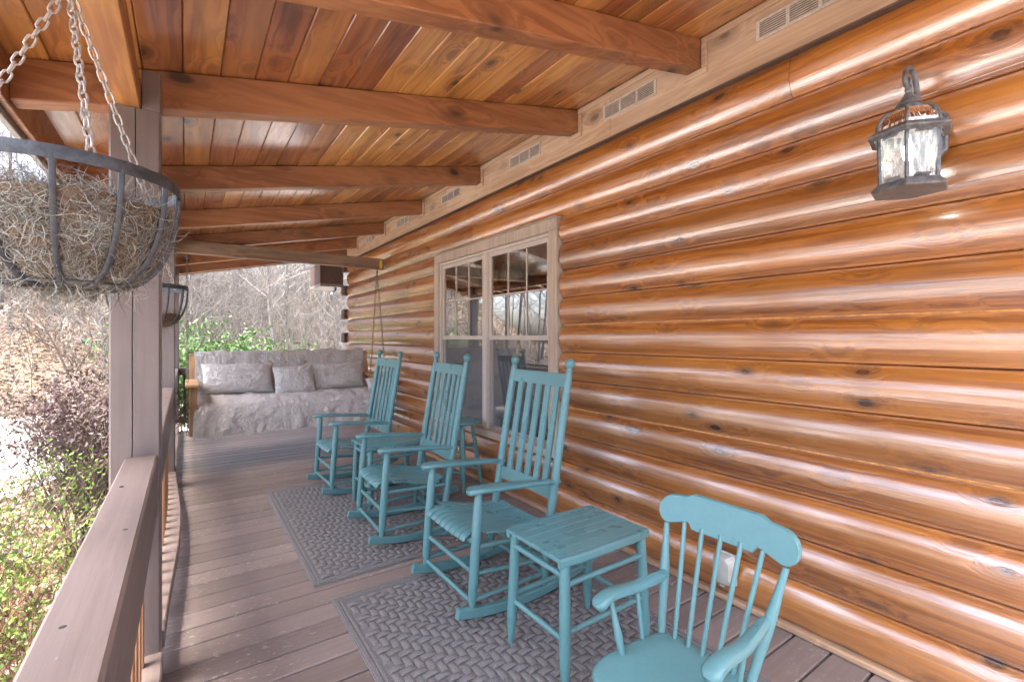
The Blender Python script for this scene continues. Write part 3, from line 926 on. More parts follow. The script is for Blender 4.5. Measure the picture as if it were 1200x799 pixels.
def make_rocker():
    t = thing('rocking_chair', 'x', 'rocking chair', group='tall teal rocking chairs in a row')
    H = 0.255
    # local x: 0 at the front rocker tip, increasing towards the backrest
    def rz_(x): return (x - 0.36) ** 2 / (2 * 1.45)
    for s in (-1, 1):
        y = s * H
        path = [(x, y, rz_(x) + 0.024) for x in np.linspace(0.0, 0.86, 18)]
        g = strip(path, 0.034, 0.046, 0.006)
        obj('rocker', g, M['teal'], t, smooth=35)
        # front leg
        p0, p1 = Vector((0.075, y, 0.045 + rz_(0.075))), Vector((0.115, y * 0.985, 0.600))
        q = [p0.lerp(p1, k) for k in (0, 0.06, 0.13, 0.3, 0.6, 0.85, 0.93, 1)]
        obj('front_leg', tube(q, [0.014, 0.017, 0.0215, 0.023, 0.023, 0.022, 0.019, 0.015], 12), M['teal'], t, smooth=40)
        # rear post, bent at the seat
        q = bez([(0.50, y, 0.045 + rz_(0.50)), (0.512, y, 0.17), (0.535, y, 0.33), (0.572, y, 0.55), (0.625, y, 0.86), (0.675, y, 1.145)], 4)
        m_ = len(q)
        rd = [0.014 + min(1, i / 2) * 0.0075 for i in range(m_)]
        rd = [r + 0.0015 * math.sin(PI * i / m_) for i, r in enumerate(rd)]
        rd[-1] = 0.0165
        po = obj('rear_post', tube(q, rd, 12), M['teal'], t, smooth=40)
        k = Vector((0.675, y, 1.145))
        d = Vector((0.17, 0, 0.985)).normalized()
        prof = [(0.015, -0.004), (0.0165, 0.002), (0.012, 0.008), (0.013, 0.012), (0.021, 0.020), (0.0255, 0.031), (0.0265, 0.040), (0.024, 0.050), (0.016, 0.059), (0.006, 0.064)]
        kv = lathe(prof, 14)
        rot = d.to_track_quat('Z', 'Y').to_matrix().to_4x4()
        kv = ([tuple(k + (rot @ Vector(p))) for p in kv[0]], kv[1])
        obj('knob', kv, M['teal'], po, smooth=60)
        # arm
        path = [(0.055, y, 0.607), (0.075, y, 0.612), (0.12, y, 0.613), (0.25, y, 0.603), (0.40, y, 0.588), (0.55, y, 0.572), (0.60, y, 0.567)]
        obj('arm', strip(path, 0, 0.024, 0.008, [0.04, 0.075, 0.088, 0.082, 0.062, 0.042, 0.038]), M['teal'], t, smooth=45)
        # side stretchers
        for za, zb, r in ((0.345, 0.325, 0.012), (0.225, 0.185, 0.0105), (0.105, 0.115, 0.0105)):
            obj('side_stretcher', tube([(0.085 + (za) * 0.055, y, za), (0.515, y, zb)], r, 10), M['teal'], t, smooth=40)
    fl = lambda z: 0.075 + 0.07 * z
    for z in (0.225, 0.092):
        obj('front_stretcher', tube([(fl(z), -H, z), (fl(z), H, z)], 0.0115, 10), M['teal'], t, smooth=40)
    obj('front_seat_rail', tube([(0.10, -H, 0.362), (0.10, H, 0.362)], 0.013, 10), M['teal'], t, smooth=40)
    for z in (0.30, 0.17, 0.10):
        obj('rear_stretcher', tube([(0.512 + 0.02 * z, -H, z), (0.512 + 0.02 * z, H, z)], 0.011, 10), M['teal'], t, smooth=40)
    # contoured seat of bent slats running front to back
    prof = bez([(0.062, 0, 0.368), (0.078, 0, 0.388), (0.13, 0, 0.399), (0.22, 0, 0.390), (0.33, 0, 0.362), (0.43, 0, 0.346), (0.50, 0, 0.349), (0.535, 0, 0.360)], 3)
    ns = 10
    W = 2 * H + 0.01
    for i in range(ns):
        yf = -W / 2 + W * (i + 0.5) / ns
        g = []
        pth = []
        for p in prof:
            taper = 1.0 - 0.10 * max(0, (p.x - 0.06)) / 0.48
            sag = -0.010 * (1 - (2 * abs(yf) / W) ** 2)
            pth.append((p.x, yf * taper, p.z + sag))
        inner_ = abs(yf) > H - 0.03
        if inner_:
            pth = [q for q in pth if 0.135 < q[0] < 0.50]
        obj('seat_slat', strip(pth, W / ns - 0.0085, 0.012, 0.003), M['teal'], t, smooth=35)
    # back
    def bp(z): return 0.572 + (z - 0.55) * 0.173
    def rail(name, z0, z1):
        loops = []
        for i in range(9):
            y = -H + 2 * H * i / 8
            o = 0.012 * (1 - (y / H) ** 2)
            loops.append([(bp(z0) - 0.009 + o, y, z0), (bp(z0) + 0.009 + o, y, z0), (bp(z1) + 0.009 + o, y, z1), (bp(z1) - 0.009 + o, y, z1)])
        obj(name, loft(loops), M['teal'], t)
    rail('top_rail', 1.055, 1.125)
    rail('bottom_rail', 0.475, 0.545)
    for i in range(5):
        y = -0.168 + 0.084 * i
        o = 0.012 * (1 - (y / H) ** 2)
        a, b = 0.54, 1.06
        obj('back_slat', loft([[(bp(z) - 0.006 + o, y - 0.0215, z), (bp(z) - 0.006 + o, y + 0.0215, z), (bp(z) + 0.006 + o, y + 0.0215, z), (bp(z) + 0.006 + o, y - 0.0215, z)] for z in np.linspace(a, b, 5)]), M['teal'], t)
    return t

MT = 0.016           # mat thickness under the feet
rk = make_rocker()
rk['label'] = 'teal slat-back rocking chair between the child-size rocker\'s table and the middle chair'
rk.location = (1.012, 2.145, MT)
copy_tree(rk, None, 'teal slat-back rocking chair in the middle of the row, in front of the round stool', (0.940, 3.145, MT), R(-1.5))
copy_tree(rk, None, 'teal slat-back rocking chair next to the cushioned porch swing', (0.917, 4.325, 0.004), R(1.5))

# ------------------------------------------------------------------ slatted end tables
def make_table():
    t = thing('end_table', 'x', 'side table', group='teal slatted end tables')
    A, B, ZT = 0.25, 0.19, 0.50       # half depth (x), half width (y)
    ns = 6
    w = 2 * (B - 0.03) / ns
    for i in range(ns):
        y = -B + 0.03 + w * (i + 0.5)
        obj('slat', box(-A, A, y - w / 2 + 0.0012, y + w / 2 - 0.0012, ZT - 0.018, ZT - random.uniform(0, 0.0012), 0.002), M['teal'], t)
    for s in (-1, 1):
        loops = []
        for x in np.linspace(-A, A, 9):
            e = 0.010 * (abs(x) / A) ** 6
            y0, y1 = s * (B - 0.0295), s * (B - e)
            loops.append([(x, y0, ZT - 0.036), (x, y1 - s * 0.008, ZT - 0.036), (x, y1, ZT - 0.028), (x, y1, ZT - 0.008), (x, y1 - s * 0.008, ZT), (x, y0, ZT)])
        obj('side_board', loft(loops), M['teal'], t, smooth=35)
    for sx in (-1, 1):
        for sy in (-1, 1):
            a, b = Vector((sx * (A - 0.035), sy * (B - 0.03), ZT - 0.0185)), Vector((sx * (A - 0.022), sy * (B - 0.012), 0.0))
            q = [a.lerp(b, k) for k in (0, 0.3, 0.6, 0.78, 0.85, 0.95, 1)]
            obj('leg', tube(q, [0.020, 0.022, 0.0225, 0.0215, 0.019, 0.0135, 0.011], 12), M['teal'], t, smooth=40)
    for z in (0.425, 0.185):
        k = 1 + 0.06 * (0.48 - z)
        for s in (-1, 1):
            obj('stretcher', tube([(s * (A - 0.03), -(B - 0.025) * k, z), (s * (A - 0.03), (B - 0.025) * k, z)], 0.0115, 10), M['teal'], t, smooth=40)
    for z in (0.395, 0.215):
        k = 1 + 0.06 * (0.48 - z)
        for s in (-1, 1):
            obj('stretcher', tube([(-(A - 0.028), s * (B - 0.022) * k, z), ((A - 0.028), s * (B - 0.022) * k, z)], 0.0115, 10), M['teal'], t, smooth=40)
    return t
tb = make_table()
tb['label'] = 'teal slatted end table beside the child-size rocking chair'
tb.location = (1.388, 1.50, MT)
copy_tree(tb, None, 'teal slatted end table between the two rocking chairs closest to the swing', (1.36, 3.70, MT), R(2))

# ------------------------------------------------------------------ round stool
st = thing('stool', 'round teal wooden stool standing under the window', 'stool', (2.03, 3.70, 0.0), R(20))
obj('seat', lathe([(0.001, 0.570), (0.135, 0.570), (0.150, 0.575), (0.156, 0.586), (0.153, 0.597), (0.140, 0.602), (0.09, 0.599), (0.001, 0.597)], 28), M['teal'], st, smooth=40)
lp = {}
for k in range(4):
    a = PI / 4 + k * PI / 2
    top, bot = Vector((0.085 * math.cos(a), 0.085 * math.sin(a), 0.572)), Vector((0.175 * math.cos(a), 0.175 * math.sin(a), 0))
    lp[k] = (top, bot)
    obj('leg', tube([top.lerp(bot, q) for q in (0, 0.25, 0.5, 0.8, 1)], [0.014, 0.0175, 0.019, 0.016, 0.012], 10), M['teal'], st, smooth=40)
for k in range(4):
    for h in ((0.34, 0.16) if k % 2 else (0.39, 0.21)):
        f = 1 - h / 0.572
        obj('rung', tube([lp[k][0].lerp(lp[k][1], f), lp[(k + 1) % 4][0].lerp(lp[(k + 1) % 4][1], f)], 0.009, 8), M['teal'], st, smooth=40)

# ------------------------------------------------------------------ child-size rocker
cr = thing('child_rocking_chair', 'small teal child-size rocking chair with scrolled crest and thin spindles', 'rocking chair', (1.322, 0.865, MT), R(0.5))
# local: +x = back, y = width, seat top at 0.335
SZ = 0.335
def seat_outline(e, z):
    l = []
    for a in np.linspace(0, 2 * PI, 36, endpoint=False):
        ca, sa = math.cos(a), math.sin(a)
        px = math.copysign(abs(ca) ** 0.4, ca)
        py = math.copysign(abs(sa) ** 0.4, sa)
        x = -0.145 + px * (0.185 - e)
        y = py * ((0.180 - 0.12 * (x + 0.145)) - e)
        l.append((x, y, z + 0.012 * max(0, (x)) * 0 - 0.020 * max(0, (-0.2 - x)) / 0.1))
    return l
obj('seat', loft([seat_outline(0.016, SZ - 0.034), seat_outline(0.004, SZ - 0.028), seat_outline(0, SZ - 0.017), seat_outline(0.004, SZ - 0.006), seat_outline(0.016, SZ), seat_outline(0.07, SZ - 0.004)]), M['teal'], cr, smooth=50)
def cback(z): return 0.005 + (z - SZ) * 0.30
ZC0, ZC1 = 0.66, 0.775
cb = [-1, -0.66, -0.33, 0, 0.33, 0.66, 1]
for s in cb:
    yb, yt = 0.150 * s, 0.204 * s
    a, b = Vector((0.0, yb, SZ - 0.012)), Vector((cback(ZC0 + 0.02), yt, ZC0 + 0.02))
    if abs(s) == 1:
        b = Vector((cback(ZC0 - 0.002), yt, ZC0 - 0.002))
        q = [a.lerp(b, k) for k in (0, 0.2, 0.45, 0.6, 0.8, 1)]
        obj('back_post', tube(q, [0.0125, 0.0135, 0.0165, 0.0165, 0.012, 0.009], 12), M['teal'], cr, smooth=40)
    else:
        q = [a.lerp(b, k) for k in (0, 0.5, 1)]
        obj('spindle', tube(q, [0.0075, 0.008, 0.0075], 10), M['teal'], cr, smooth=40)
# crest: scrolled outline, extruded
up_, lo_ = [], []
for i in range(49):
    s = math.sin(PI / 2 * (-1 + 2 * i / 48))
    y = 0.238 * s
    a = abs(s)
    top = ZC1 if a < 0.52 else (ZC1 - 0.012 * min(1, (a - 0.52) / 0.06) - 0.014 * max(0, (a - 0.58) / 0.42) ** 1.6)
    bot = ZC0 + 0.004 if a < 0.44 else (ZC0 + 0.004 + 0.020 * min(1, (a - 0.44) / 0.06) - 0.022 * min(1, max(0, (a - 0.52) / 0.3)))
    if a > 0.80:
        r_ = (a - 0.80) / 0.20
        mid = (ZC1 - 0.026 + ZC0 + 0.002) / 2
        k = math.sqrt(max(0, 1 - r_ ** 2.4))
        top, bot = mid + (top - mid) * k, mid + (bot - mid) * k
    up_.append((y, top))
    lo_.append((y, bot))
out = up_ + lo_[::-1][1:-1]
def crest_loop(off, e):
    l = []
    cy = 0
    for y, z in out:
        zz = z + (-e if z > (ZC0 + ZC1) / 2 else e) * 1.0
        yy = y * (1 - e * 2.2)
        curve = 0.012 * (y / 0.26) ** 2
        l.append((cback(zz) + off - curve + 0.008, yy, zz))
    return l
L0 = crest_loop(-0.0105, 0.003); L1 = crest_loop(-0.0075, 0); L2 = crest_loop(0.0075, 0); L3 = crest_loop(0.0105, 0.003)
n_ = len(out)
v, f = loft([L0, L1, L2, L3], cap=False)
for base, rev in ((0, True), (3 * n_, False)):
    for i in range(48):
        a, b = i, i + 1
        c = (n_ - i) % n_ if i > 0 else 0
        d = n_ - i - 1
        q = [base + a, base + b, base + (d if i < 47 else b), base + c]
        q = list(dict.fromkeys(q))
        if len(q) >= 3:
            f.append(tuple(q[::-1] if rev else q))
obj('crest_rail', (v, f), M['teal'], cr, smooth=35)
for s in (-1, 1):
    ya = s * 0.172
    pth = bez([(-0.268, ya * 1.10, 0.478), (-0.245, ya * 1.1, 0.494), (-0.20, ya * 1.1, 0.503), (-0.10, ya * 1.08, 0.494), (-0.02, ya * 1.03, 0.497), (0.045, ya * 0.99, 0.503)], 3)
    m_ = len(pth)
    obj('arm', strip(pth, 0, 0.032, 0.009, [(0.026, 0.044, 0.053)[i] if i < 3 else 0.056 - 0.022 * i / (m_ - 1) for i in range(m_)]), M['teal'], cr, smooth=45)
    q = [Vector((-0.195, ya * 0.86, SZ - 0.012)).lerp(Vector((-0.205, ya * 1.09, 0.485)), k) for k in (0, 0.12, 0.35, 0.6, 1)]
    obj('arm_post', tube(q, [0.0085, 0.011, 0.0135, 0.0105, 0.008], 10), M['teal'], cr, smooth=40)
    q = [Vector((-0.085, ya * 0.92, SZ - 0.012)).lerp(Vector((-0.085, ya * 1.06, 0.48)), k) for k in (0, 0.5, 1)]
    obj('arm_spindle', tube(q, 0.0075, 10), M['teal'], cr, smooth=40)
    rp = [(x, s * 0.165, (x + 0.10) ** 2 / 1.9 + 0.02) for x in np.linspace(-0.36, 0.24, 14)]
    obj('rocker', strip(rp, 0.024, 0.038, 0.005), M['teal'], cr, smooth=35)
    for xa, xb in ((-0.215, -0.245), (-0.03, 0.0)):
        a, b = Vector((xa, s * 0.118, SZ - 0.020)), Vector((xb, s * 0.163, 0.035 + (xb + 0.1) ** 2 / 1.9))
        obj('leg', tube([a.lerp(b, k) for k in (0, 0.3, 0.7, 1)], [0.013, 0.017, 0.016, 0.011], 10), M['teal'], cr, smooth=40)
    obj('stretcher', tube([(-0.232, s * 0.143, 0.17), (-0.012, s * 0.143, 0.17)], 0.008, 8), M['teal'], cr, smooth=40)
obj('cross_stretcher', tube([(-0.12, -0.143, 0.17), (-0.12, 0.143, 0.17)], 0.008, 8), M['teal'], cr, smooth=40)

# ================================================================== WOVEN-PATTERN MATS
def make_mat(label, x0, x1, y0, y1):
    cx, cy = (x0 + x1) / 2, (y0 + y1) / 2
    a, b = (x1 - x0) / 2, (y1 - y0) / 2
    t = thing('floor_mat', label, 'mat', (cx, cy, 0.0015), group='grey moulded basket-weave mats')
    obj('base', box(-a, a, -b, b, 0, 0.006, 0.002), M['mat'], t)
    def ring(e0, e1, h):
        gs = []
        for (p, q) in (((-a + e0, -a + e1), (-b + e0, b - e0)), ((a - e1, a - e0), (-b + e0, b - e0)), ((-a + e1, a - e1), (-b + e0, -b + e1)), ((-a + e1, a - e1), (b - e1, b - e0))):
            gs.append(box(p[0], p[1], q[0], q[1], 0.0062, h, 0.002))
        return merge(*gs)
    obj('border', ring(0.006, 0.026, 0.0115), M['mat'], t)
    obj('border', ring(0.031, 0.046, 0.0115), M['mat'], t)
    # basket weave: raised over-under straps, diagonal to the edges
    px, py = 0.094, 0.068
    lx, ly = 0.036, 0.020
    gs_v, gs_f = [], []
    def strap(cx_, cy_, ax, L, w):
        n = 5
        o = len(gs_v)
        for i in range(n):
            u = -1 + 2 * i / (n - 1)
            h = 0.0066 + 0.0085 * (1 - u ** 6) ** 0.6
            e = 0.0015
            for s_, dz in ((-1, -0.003), (-0.8, 0), (0.8, 0), (1, -0.003)):
                if ax == 0: gs_v.append((cx_ + u * L, cy_ + s_ * w, max(0.0063, h + dz)))
                else: gs_v.append((cx_ + s_ * w, cy_ + u * L, max(0.0063, h + dz)))
        for i in range(n - 1):
            for k in range(3):
                q = (o + i * 4 + k, o + i * 4 + k + 1, o + (i + 1) * 4 + k + 1, o + (i + 1) * 4 + k)
                gs_f.append(q if ax else q[::-1])
    s = 0.035                      # strap pitch 
    nx, ny = int((2 * a - 0.11) / s), int((2 * b - 0.11) / s)
    for i in range(nx):
        for j in range(ny):
            X_ = -a + 0.055 + s * (i + 0.5)
            Y_ = -b + 0.055 + s * (j + 0.5)
            m = (i + j) % 4
            if m == 0: strap(X_ + s * 0.5, Y_, 0, s * 0.97, s * 0.44)
            elif m == 2 and j + 1 < ny: strap(X_, Y_ + s * 0.5, 1, s * 0.97, s * 0.44)
    w = obj('weave', (gs_v, gs_f), M['mat'], t, smooth=50)
    w['kind'] = 'stuff'
make_mat('grey basket-weave mat under the two rocking chairs by the swing', 0.56, 1.80, 2.665, 4.53)
make_mat('grey basket-weave mat under the end table and the child-size rocker', 0.605, 1.862, 0.62, 2.482)

# ================================================================== HANGING BASKETS
def link_geo(pitch, wire, wid):
    L = pitch / 2 + wire * 0.9
    pts = []
    for k in range(12):
        a = 2 * PI * k / 12
        x = wid / 2 * math.cos(a)
        z = (L - wid / 2) * (1 if math.sin(a) > 0.01 else -1 if math.sin(a) < -0.01 else 0) + wid / 2 * math.sin(a)
        pts.append(Vector((x, 0, z)))
    n = 5
    v, f = [], []
    for i, p in enumerate(pts):
        t = (pts[(i + 1) % 12] - pts[i - 1]).normalized()
        s = Vector((0, 1, 0))
        w = t.cross(s).normalized()
        for k in range(n):
            a = 2 * PI * k / n
            v.append(tuple(p + s * math.cos(a) * wire + w * math.sin(a) * wire))
    for i in range(12):
        for k in range(n):
            f.append((i * n + k, ((i + 1) % 12) * n + k, ((i + 1) % 12) * n + (k + 1) % n, i * n + (k + 1) % n))
    return v, f


def chain_links(a, b, pitch):
    a, b = Vector(a), Vector(b)
    d = b - a
    n = max(1, round(d.length / pitch))
    q = d.normalized().to_track_quat('Z', 'Y')
    for i in range(n):
        yield a + d * ((i + 0.5) / n), q, (i % 2) * PI / 2

lk = mesh('link', link_geo(0.0235, 0.0025, 0.0150), M['chain'], 60)

def make_basket(name_label, loc, hook_z, full, seed):
    rb, dep = 0.205, 0.250
    t = thing('hanging_basket', name_label, 'planter', loc, R(17), group='wire hanging baskets under the eave')
    # z=0 at the rim level
    obj('rim', loft([[(r * math.cos(a), r * math.sin(a), z + 0.0006 * math.sin(a * 60)) for r, z in ((rb, -0.0135), (rb + 0.003, -0.0135), (rb + 0.005, 0), (rb + 0.003, 0.0135), (rb, 0.0135))] for a in np.linspace(0, 2 * PI, 97)], cap=False), M['iron'], t, smooth=60)
    def prof(u):        # 0 rim .. 1 bottom
        return rb * math.cos(u * PI / 2 * 0.93) ** 0.62, -dep * math.sin(u * PI / 2)
    nr = 12
    for k in range(nr):
        a = 2 * PI * (k + 0.5) / nr
        path = [(r * math.cos(a), r * math.sin(a), z) for r, z in [prof(u) for u in np.linspace(0, 0.97, 14)]]
        obj('rib', tube(path, 0.0062, 6, sx=0.8, up=None), M['iron'], t, smooth=60)
    for u, rr_ in ((0.82, 0.003), (0.985, 0.004)):
        r, z = prof(u)
        obj('hoop', tube([((r + 0.002) * math.cos(a), (r + 0.002) * math.sin(a), z - 0.001) for a in np.linspace(0, 2 * PI, 41)], rr_, 6), M['iron'], t, smooth=60)
    # coir liner
    rnd = random.Random(seed)
    rows = []
    u0 = 0.16 if full else 0.48
    for u in np.linspace(u0, 1.0, 16):
        r, z = prof(u)
        row = []
        for a in np.linspace(0, 2 * PI, 49):
            k = 0.955 + 0.03 * nz(math.cos(a) * 3, math.sin(a) * 3, u * 4 + seed)
            row.append((r * k * math.cos(a), r * k * math.sin(a), z * 0.985 + 0.012 * nz(a % (2 * PI) * 2, seed, 2) * (1 - u)))
        rows.append(row)
    obj('liner', grid(rows), M['coir'], t, smooth=180)
    # dry moss: thin curling ribbons
    vs, fs = [], []
    N = 19000 if full else 3000
    for i in range(N):
        a = rnd.uniform(0, 2 * PI)
        u = rnd.uniform(0.20, 0.97) ** 0.95 if full else rnd.uniform(0.5, 0.98)
        r, z = prof(u)
        k = rnd.uniform(0.90, 0.985)
        p = Vector((r * k * math.cos(a), r * k * math.sin(a), z * rnd.uniform(0.93, 1.0)))
        if full and rnd.random() < 0.45:
            rr_ = rb * math.sqrt(rnd.random()) * 0.98
            p = Vector((rr_ * math.cos(a), rr_ * math.sin(a), rnd.uniform(-0.13, -0.05)))
        tang = Vector((-math.sin(a), math.cos(a), 0))
        d = (tang * rnd.uniform(-1, 1) + Vector((0, 0, rnd.uniform(-1, 0.8))) + Vector((math.cos(a), math.sin(a), 0)) * rnd.uniform(-0.25, 0.22)).normalized()
        ax = Vector((rnd.gauss(0, 1), rnd.gauss(0, 1), rnd.gauss(0, 1))).normalized()
        L = rnd.uniform(0.03, 0.10)
        w = rnd.uniform(0.0005, 0.0012)
        o = len(vs)
        rotm = Matrix.Rotation(rnd.uniform(0.25, 0.7), 3, ax)
        nseg = 5
        for s in range(nseg + 1):
            sd_ = d.cross(ax)
            sd_ = sd_.normalized() if sd_.length > 1e-4 else Vector((1, 0, 0))
            ww = w * (1 - 0.5 * s / nseg)
            if (i % 7 if full else i % 3) and p.z < 0:
                uu = math.asin(min(1, -p.z / dep)) / (PI / 2)
                lim, rr2 = prof(min(uu, 1.0))[0] * 0.975, math.hypot(p.x, p.y)
                if rr2 > lim: p = Vector((p.x * lim / rr2, p.y * lim / rr2, max(p.z, -dep * 0.985)))
            vs.append(tuple(p + sd_ * ww)); vs.append(tuple(p - sd_ * ww))
            p = p + d * (L / nseg)
            d = (rotm @ d)
        for s in range(nseg):
            fs.append((o + 2 * s, o + 2 * s + 1, o + 2 * s + 3, o + 2 * s + 2))
    m_ = obj('moss', (vs, fs), M['moss'] if full else M['coir'], t)
    m_['kind'] = 'stuff'
    # three chains to one hook
    top = Vector((0, 0, hook_z - loc[2] - 0.045))
    obj('hook', tube(bez([(0, 0, top.z - 0.006), (0.010, 0, top.z + 0.002), (0.008, 0, top.z + 0.014), (0, 0, top.z + 0.02), (0, 0, top.z + 0.043)], 4), 0.003, 6), M['iron'], t, smooth=60)
    for ca in (R(-72 - 17), R(48 - 17), R(168 - 17)):
        ch = bpy.data.objects.new('chain', None)
        COL.objects.link(ch)
        ch.parent = t
        ch.empty_display_size = 0.05
        for p, q, tw in chain_links((rb * math.cos(ca), rb * math.sin(ca), 0.006), top, 0.0235):
            o = obj('link', lk, None, ch)
            o.rotation_mode = 'QUATERNION'
            o.rotation_quaternion = q @ Matrix.Rotation(tw + 0.3, 3, 'Z').to_quaternion()
            o.location = p
    return t
make_basket('large wire hanging basket stuffed with grey-green moss near the cracked post', (-0.22, 1.46, 1.70), HZ0, True, 3)
make_basket('wire hanging basket with only a little brown coir, behind the cracked post', (-0.195, 3.74, 1.655), HZ0, False, 8)

# ================================================================== WALL LANTERN
lt = thing('wall_lantern', 'dark grey wall lantern with domed seeded glass on a scrolled arm', 'lantern', (XW - 0.060, 0.548, 2.035))
# local: -x out from the wall, z=0 roughly the middle; lantern axis at x = AX
AX = -0.185
def hexl(r, z, rot=0.0, n=6):
    return [(AX + r * math.cos(rot + 2 * PI * k / n), r * math.sin(rot + 2 * PI * k / n), z) for k in range(n)]
plate = [(0.060 * a, 0.112 * b) for a, b in ((-1, -0.55), (-0.85, -0.62), (-0.6, -0.78), (-0.35, -0.95), (0, -1), (0.35, -0.95), (0.6, -0.78), (0.85, -0.62), (1, -0.55), (1, 0.55), (0.85, 0.62), (0.6, 0.78), (0.35, 0.95), (0, 1), (-0.35, 0.95), (-0.6, 0.78), (-0.85, 0.62), (-1, 0.55))]
obj('back_plate', loft([[(x, y * e, z * e + 0.035) for y, z in plate] for x, e in ((0.0, 1.05), (-0.012, 1.05), (-0.016, 0.97), (-0.016, 0.86), (-0.026, 0.78))]), M['lantern'], lt, smooth=30)
armp = bez([(-0.022, 0, 0.045), (-0.060, 0, 0.050), (-0.072, 0, 0.085), (-0.072, 0, 0.165), (-0.085, 0, 0.215), (-0.115, 0, 0.237), (-0.147, 0, 0.222), (-0.160, 0, 0.190), (-0.156, 0, 0.168), (-0.138, 0, 0.160), (-0.124, 0, 0.172), (-0.126, 0, 0.190), (-0.138, 0, 0.194)], 5)
armp = [Vector((p.x * 1.37, 0, p.z)) for p in armp]
obj('scroll_arm', tube(armp, [0.0095 - 0.0035 * (i / len(armp)) for i in range(len(armp))], 10, up=(0, 1, 0)), M['lantern'], lt, smooth=50)
obj('finial', lathe([(0.004, 0.160), (0.009, 0.150), (0.012, 0.140), (0.009, 0.131), (0.014, 0.124), (0.022, 0.110), (0.027, 0.098), (0.034, 0.094), (0.036, 0.088), (0.029, 0.084), (0.041, 0.079), (0.043, 0.072), (0.034, 0.068)][::-1], 20, (AX, 0, 0.014)), M['lantern'], lt, smooth=40)
RT, RB_ = 0.100, 0.088
ZT_, ZG0 = 0.005, -0.165
ROT = R(12)
# dome ribs and glass
def dome(u, e=0.0):
    return (0.036 + (RT - 0.036 - 0.004) * math.sin(u * PI / 2) ** 0.9 + e, 0.086 - (0.086 - 0.010) * (1 - math.cos(u * PI / 2)))
for k in range(6):
    a = ROT + 2 * PI * k / 6
    pth = [(AX + dome(u)[0] * math.cos(a), dome(u)[0] * math.sin(a), dome(u)[1]) for u in np.linspace(0, 1, 9)]
    obj('dome_rib', tube(pth, 0.0045, 6), M['lantern'], lt, smooth=60)
    a2 = a + 2 * PI / 6
    rows = []
    for u in np.linspace(0, 1, 7):
        r, z = dome(u, -0.003)
        p, q = Vector((AX + r * math.cos(a), r * math.sin(a), z)), Vector((AX + r * math.cos(a2), r * math.sin(a2), z))
        rows.append([tuple(p.lerp(q, s)) for s in (0, 0.33, 0.67, 1)])
    obj('dome_pane', grid(rows), M['dglass'], lt)
    r0, r1 = RB_ - 0.004, RT - 0.012
    p0, q0 = Vector((AX + r0 * math.cos(a), r0 * math.sin(a), ZG0)), Vector((AX + r0 * math.cos(a2), r0 * math.sin(a2), ZG0))
    p1, q1 = Vector((AX + r1 * math.cos(a), r1 * math.sin(a), ZT_)), Vector((AX + r1 * math.cos(a2), r1 * math.sin(a2), ZT_))
    obj('pane', ([tuple(p0), tuple(q0), tuple(q1), tuple(p1)], [(0, 1, 2, 3)]), M['lglass'], lt)
    obj('corner_bar', tube([(AX + (r0 + 0.002) * math.cos(a), (r0 + 0.002) * math.sin(a), ZG0), (AX + (r1 + 0.002) * math.cos(a), (r1 + 0.002) * math.sin(a), ZT_)], 0.0062, 4), M['lantern'], lt)
def hexring(prof):
    return loft([hexl(r, z, ROT) for r, z in prof], cap=False)
obj('top_tray', hexring([(RT - 0.018, 0.004), (RT + 0.004, -0.014), (RT + 0.022, -0.006), (RT + 0.024, 0.000), (RT + 0.010, 0.010), (RT - 0.002, 0.018), (RT - 0.018, 0.018), (RT - 0.018, 0.004)]), M['lantern'], lt)
obj('bottom_tray', loft([hexl(r, z, ROT) for r, z in ((0.02, -0.192), (RB_ + 0.022, -0.196), (RB_ + 0.026, -0.190), (RB_ + 0.004, -0.166), (RB_ - 0.012, -0.160), (0.02, -0.160))]), M['lantern'], lt)
bd = []
for k in range(6):
    a, a2 = ROT + 2 * PI * k / 6, ROT + 2 * PI * (k + 1) / 6
    for zc, rr_ in ((-0.0165, RT + 0.001), (-0.158, RB_ + 0.001)):
        p, q = Vector((AX + rr_ * math.cos(a), rr_ * math.sin(a), zc)), Vector((AX + rr_ * math.cos(a2), rr_ * math.sin(a2), zc))
        for s in range(9):
            c = p.lerp(q, 0.28 + 0.055 * s)
            d = (q - p).normalized() * 0.004 + Vector((0, 0, 0.005))
            bd.append(tube([c - d, c + d], 0.0025, 5))
obj('rope_moulding', merge(*bd), M['lantern'], lt)['kind'] = 'stuff'
obj('candle_tube', lathe([(0.012, -0.160), (0.012, -0.095), (0.009, -0.092)], 12, (AX, 0, 0)), M['white'], lt, smooth=40)
obj('bulb', lathe([(0.008, -0.092), (0.015, -0.078), (0.0175, -0.062), (0.014, -0.042), (0.007, -0.022), (0.001, -0.010)], 14, (AX, 0, 0)), M['bulb'], lt, smooth=60)

# ================================================================== OUTLET COVER
oc = thing('outlet_cover', 'pale translucent weatherproof outlet cover on the lowest logs behind the child-size rocker', 'outlet cover', (XW - 0.040, 1.315, 0.19))
obj('base_plate', box(-0.034, -0.018, -0.052, 0.052, -0.075, 0.075, 0.004), M['plastic'], oc)
def oct_(hy, hz, c, x): return [(x, y, z) for y, z in ((-hy + c, -hz), (hy - c, -hz), (hy, -hz + c), (hy, hz - c), (hy - c, hz), (-hy + c, hz), (-hy, hz - c), (-hy, -hz + c))]
obj('bubble', loft([oct_(0.049, 0.072, 0.012, -0.0345), oct_(0.047, 0.070, 0.014, -0.062), oct_(0.040, 0.060, 0.02, -0.085), oct_(0.026, 0.042, 0.016, -0.092)]), M['plastic'], oc, smooth=30)
obj('hinge', tube([(-0.045, -0.035, 0.078), (-0.045, 0.035, 0.078)], 0.007, 8), M['plastic'], oc, smooth=40)
obj('latch', box(-0.075, -0.055, -0.012, 0.012, -0.084, -0.071, 0.003), M['plastic'], oc)

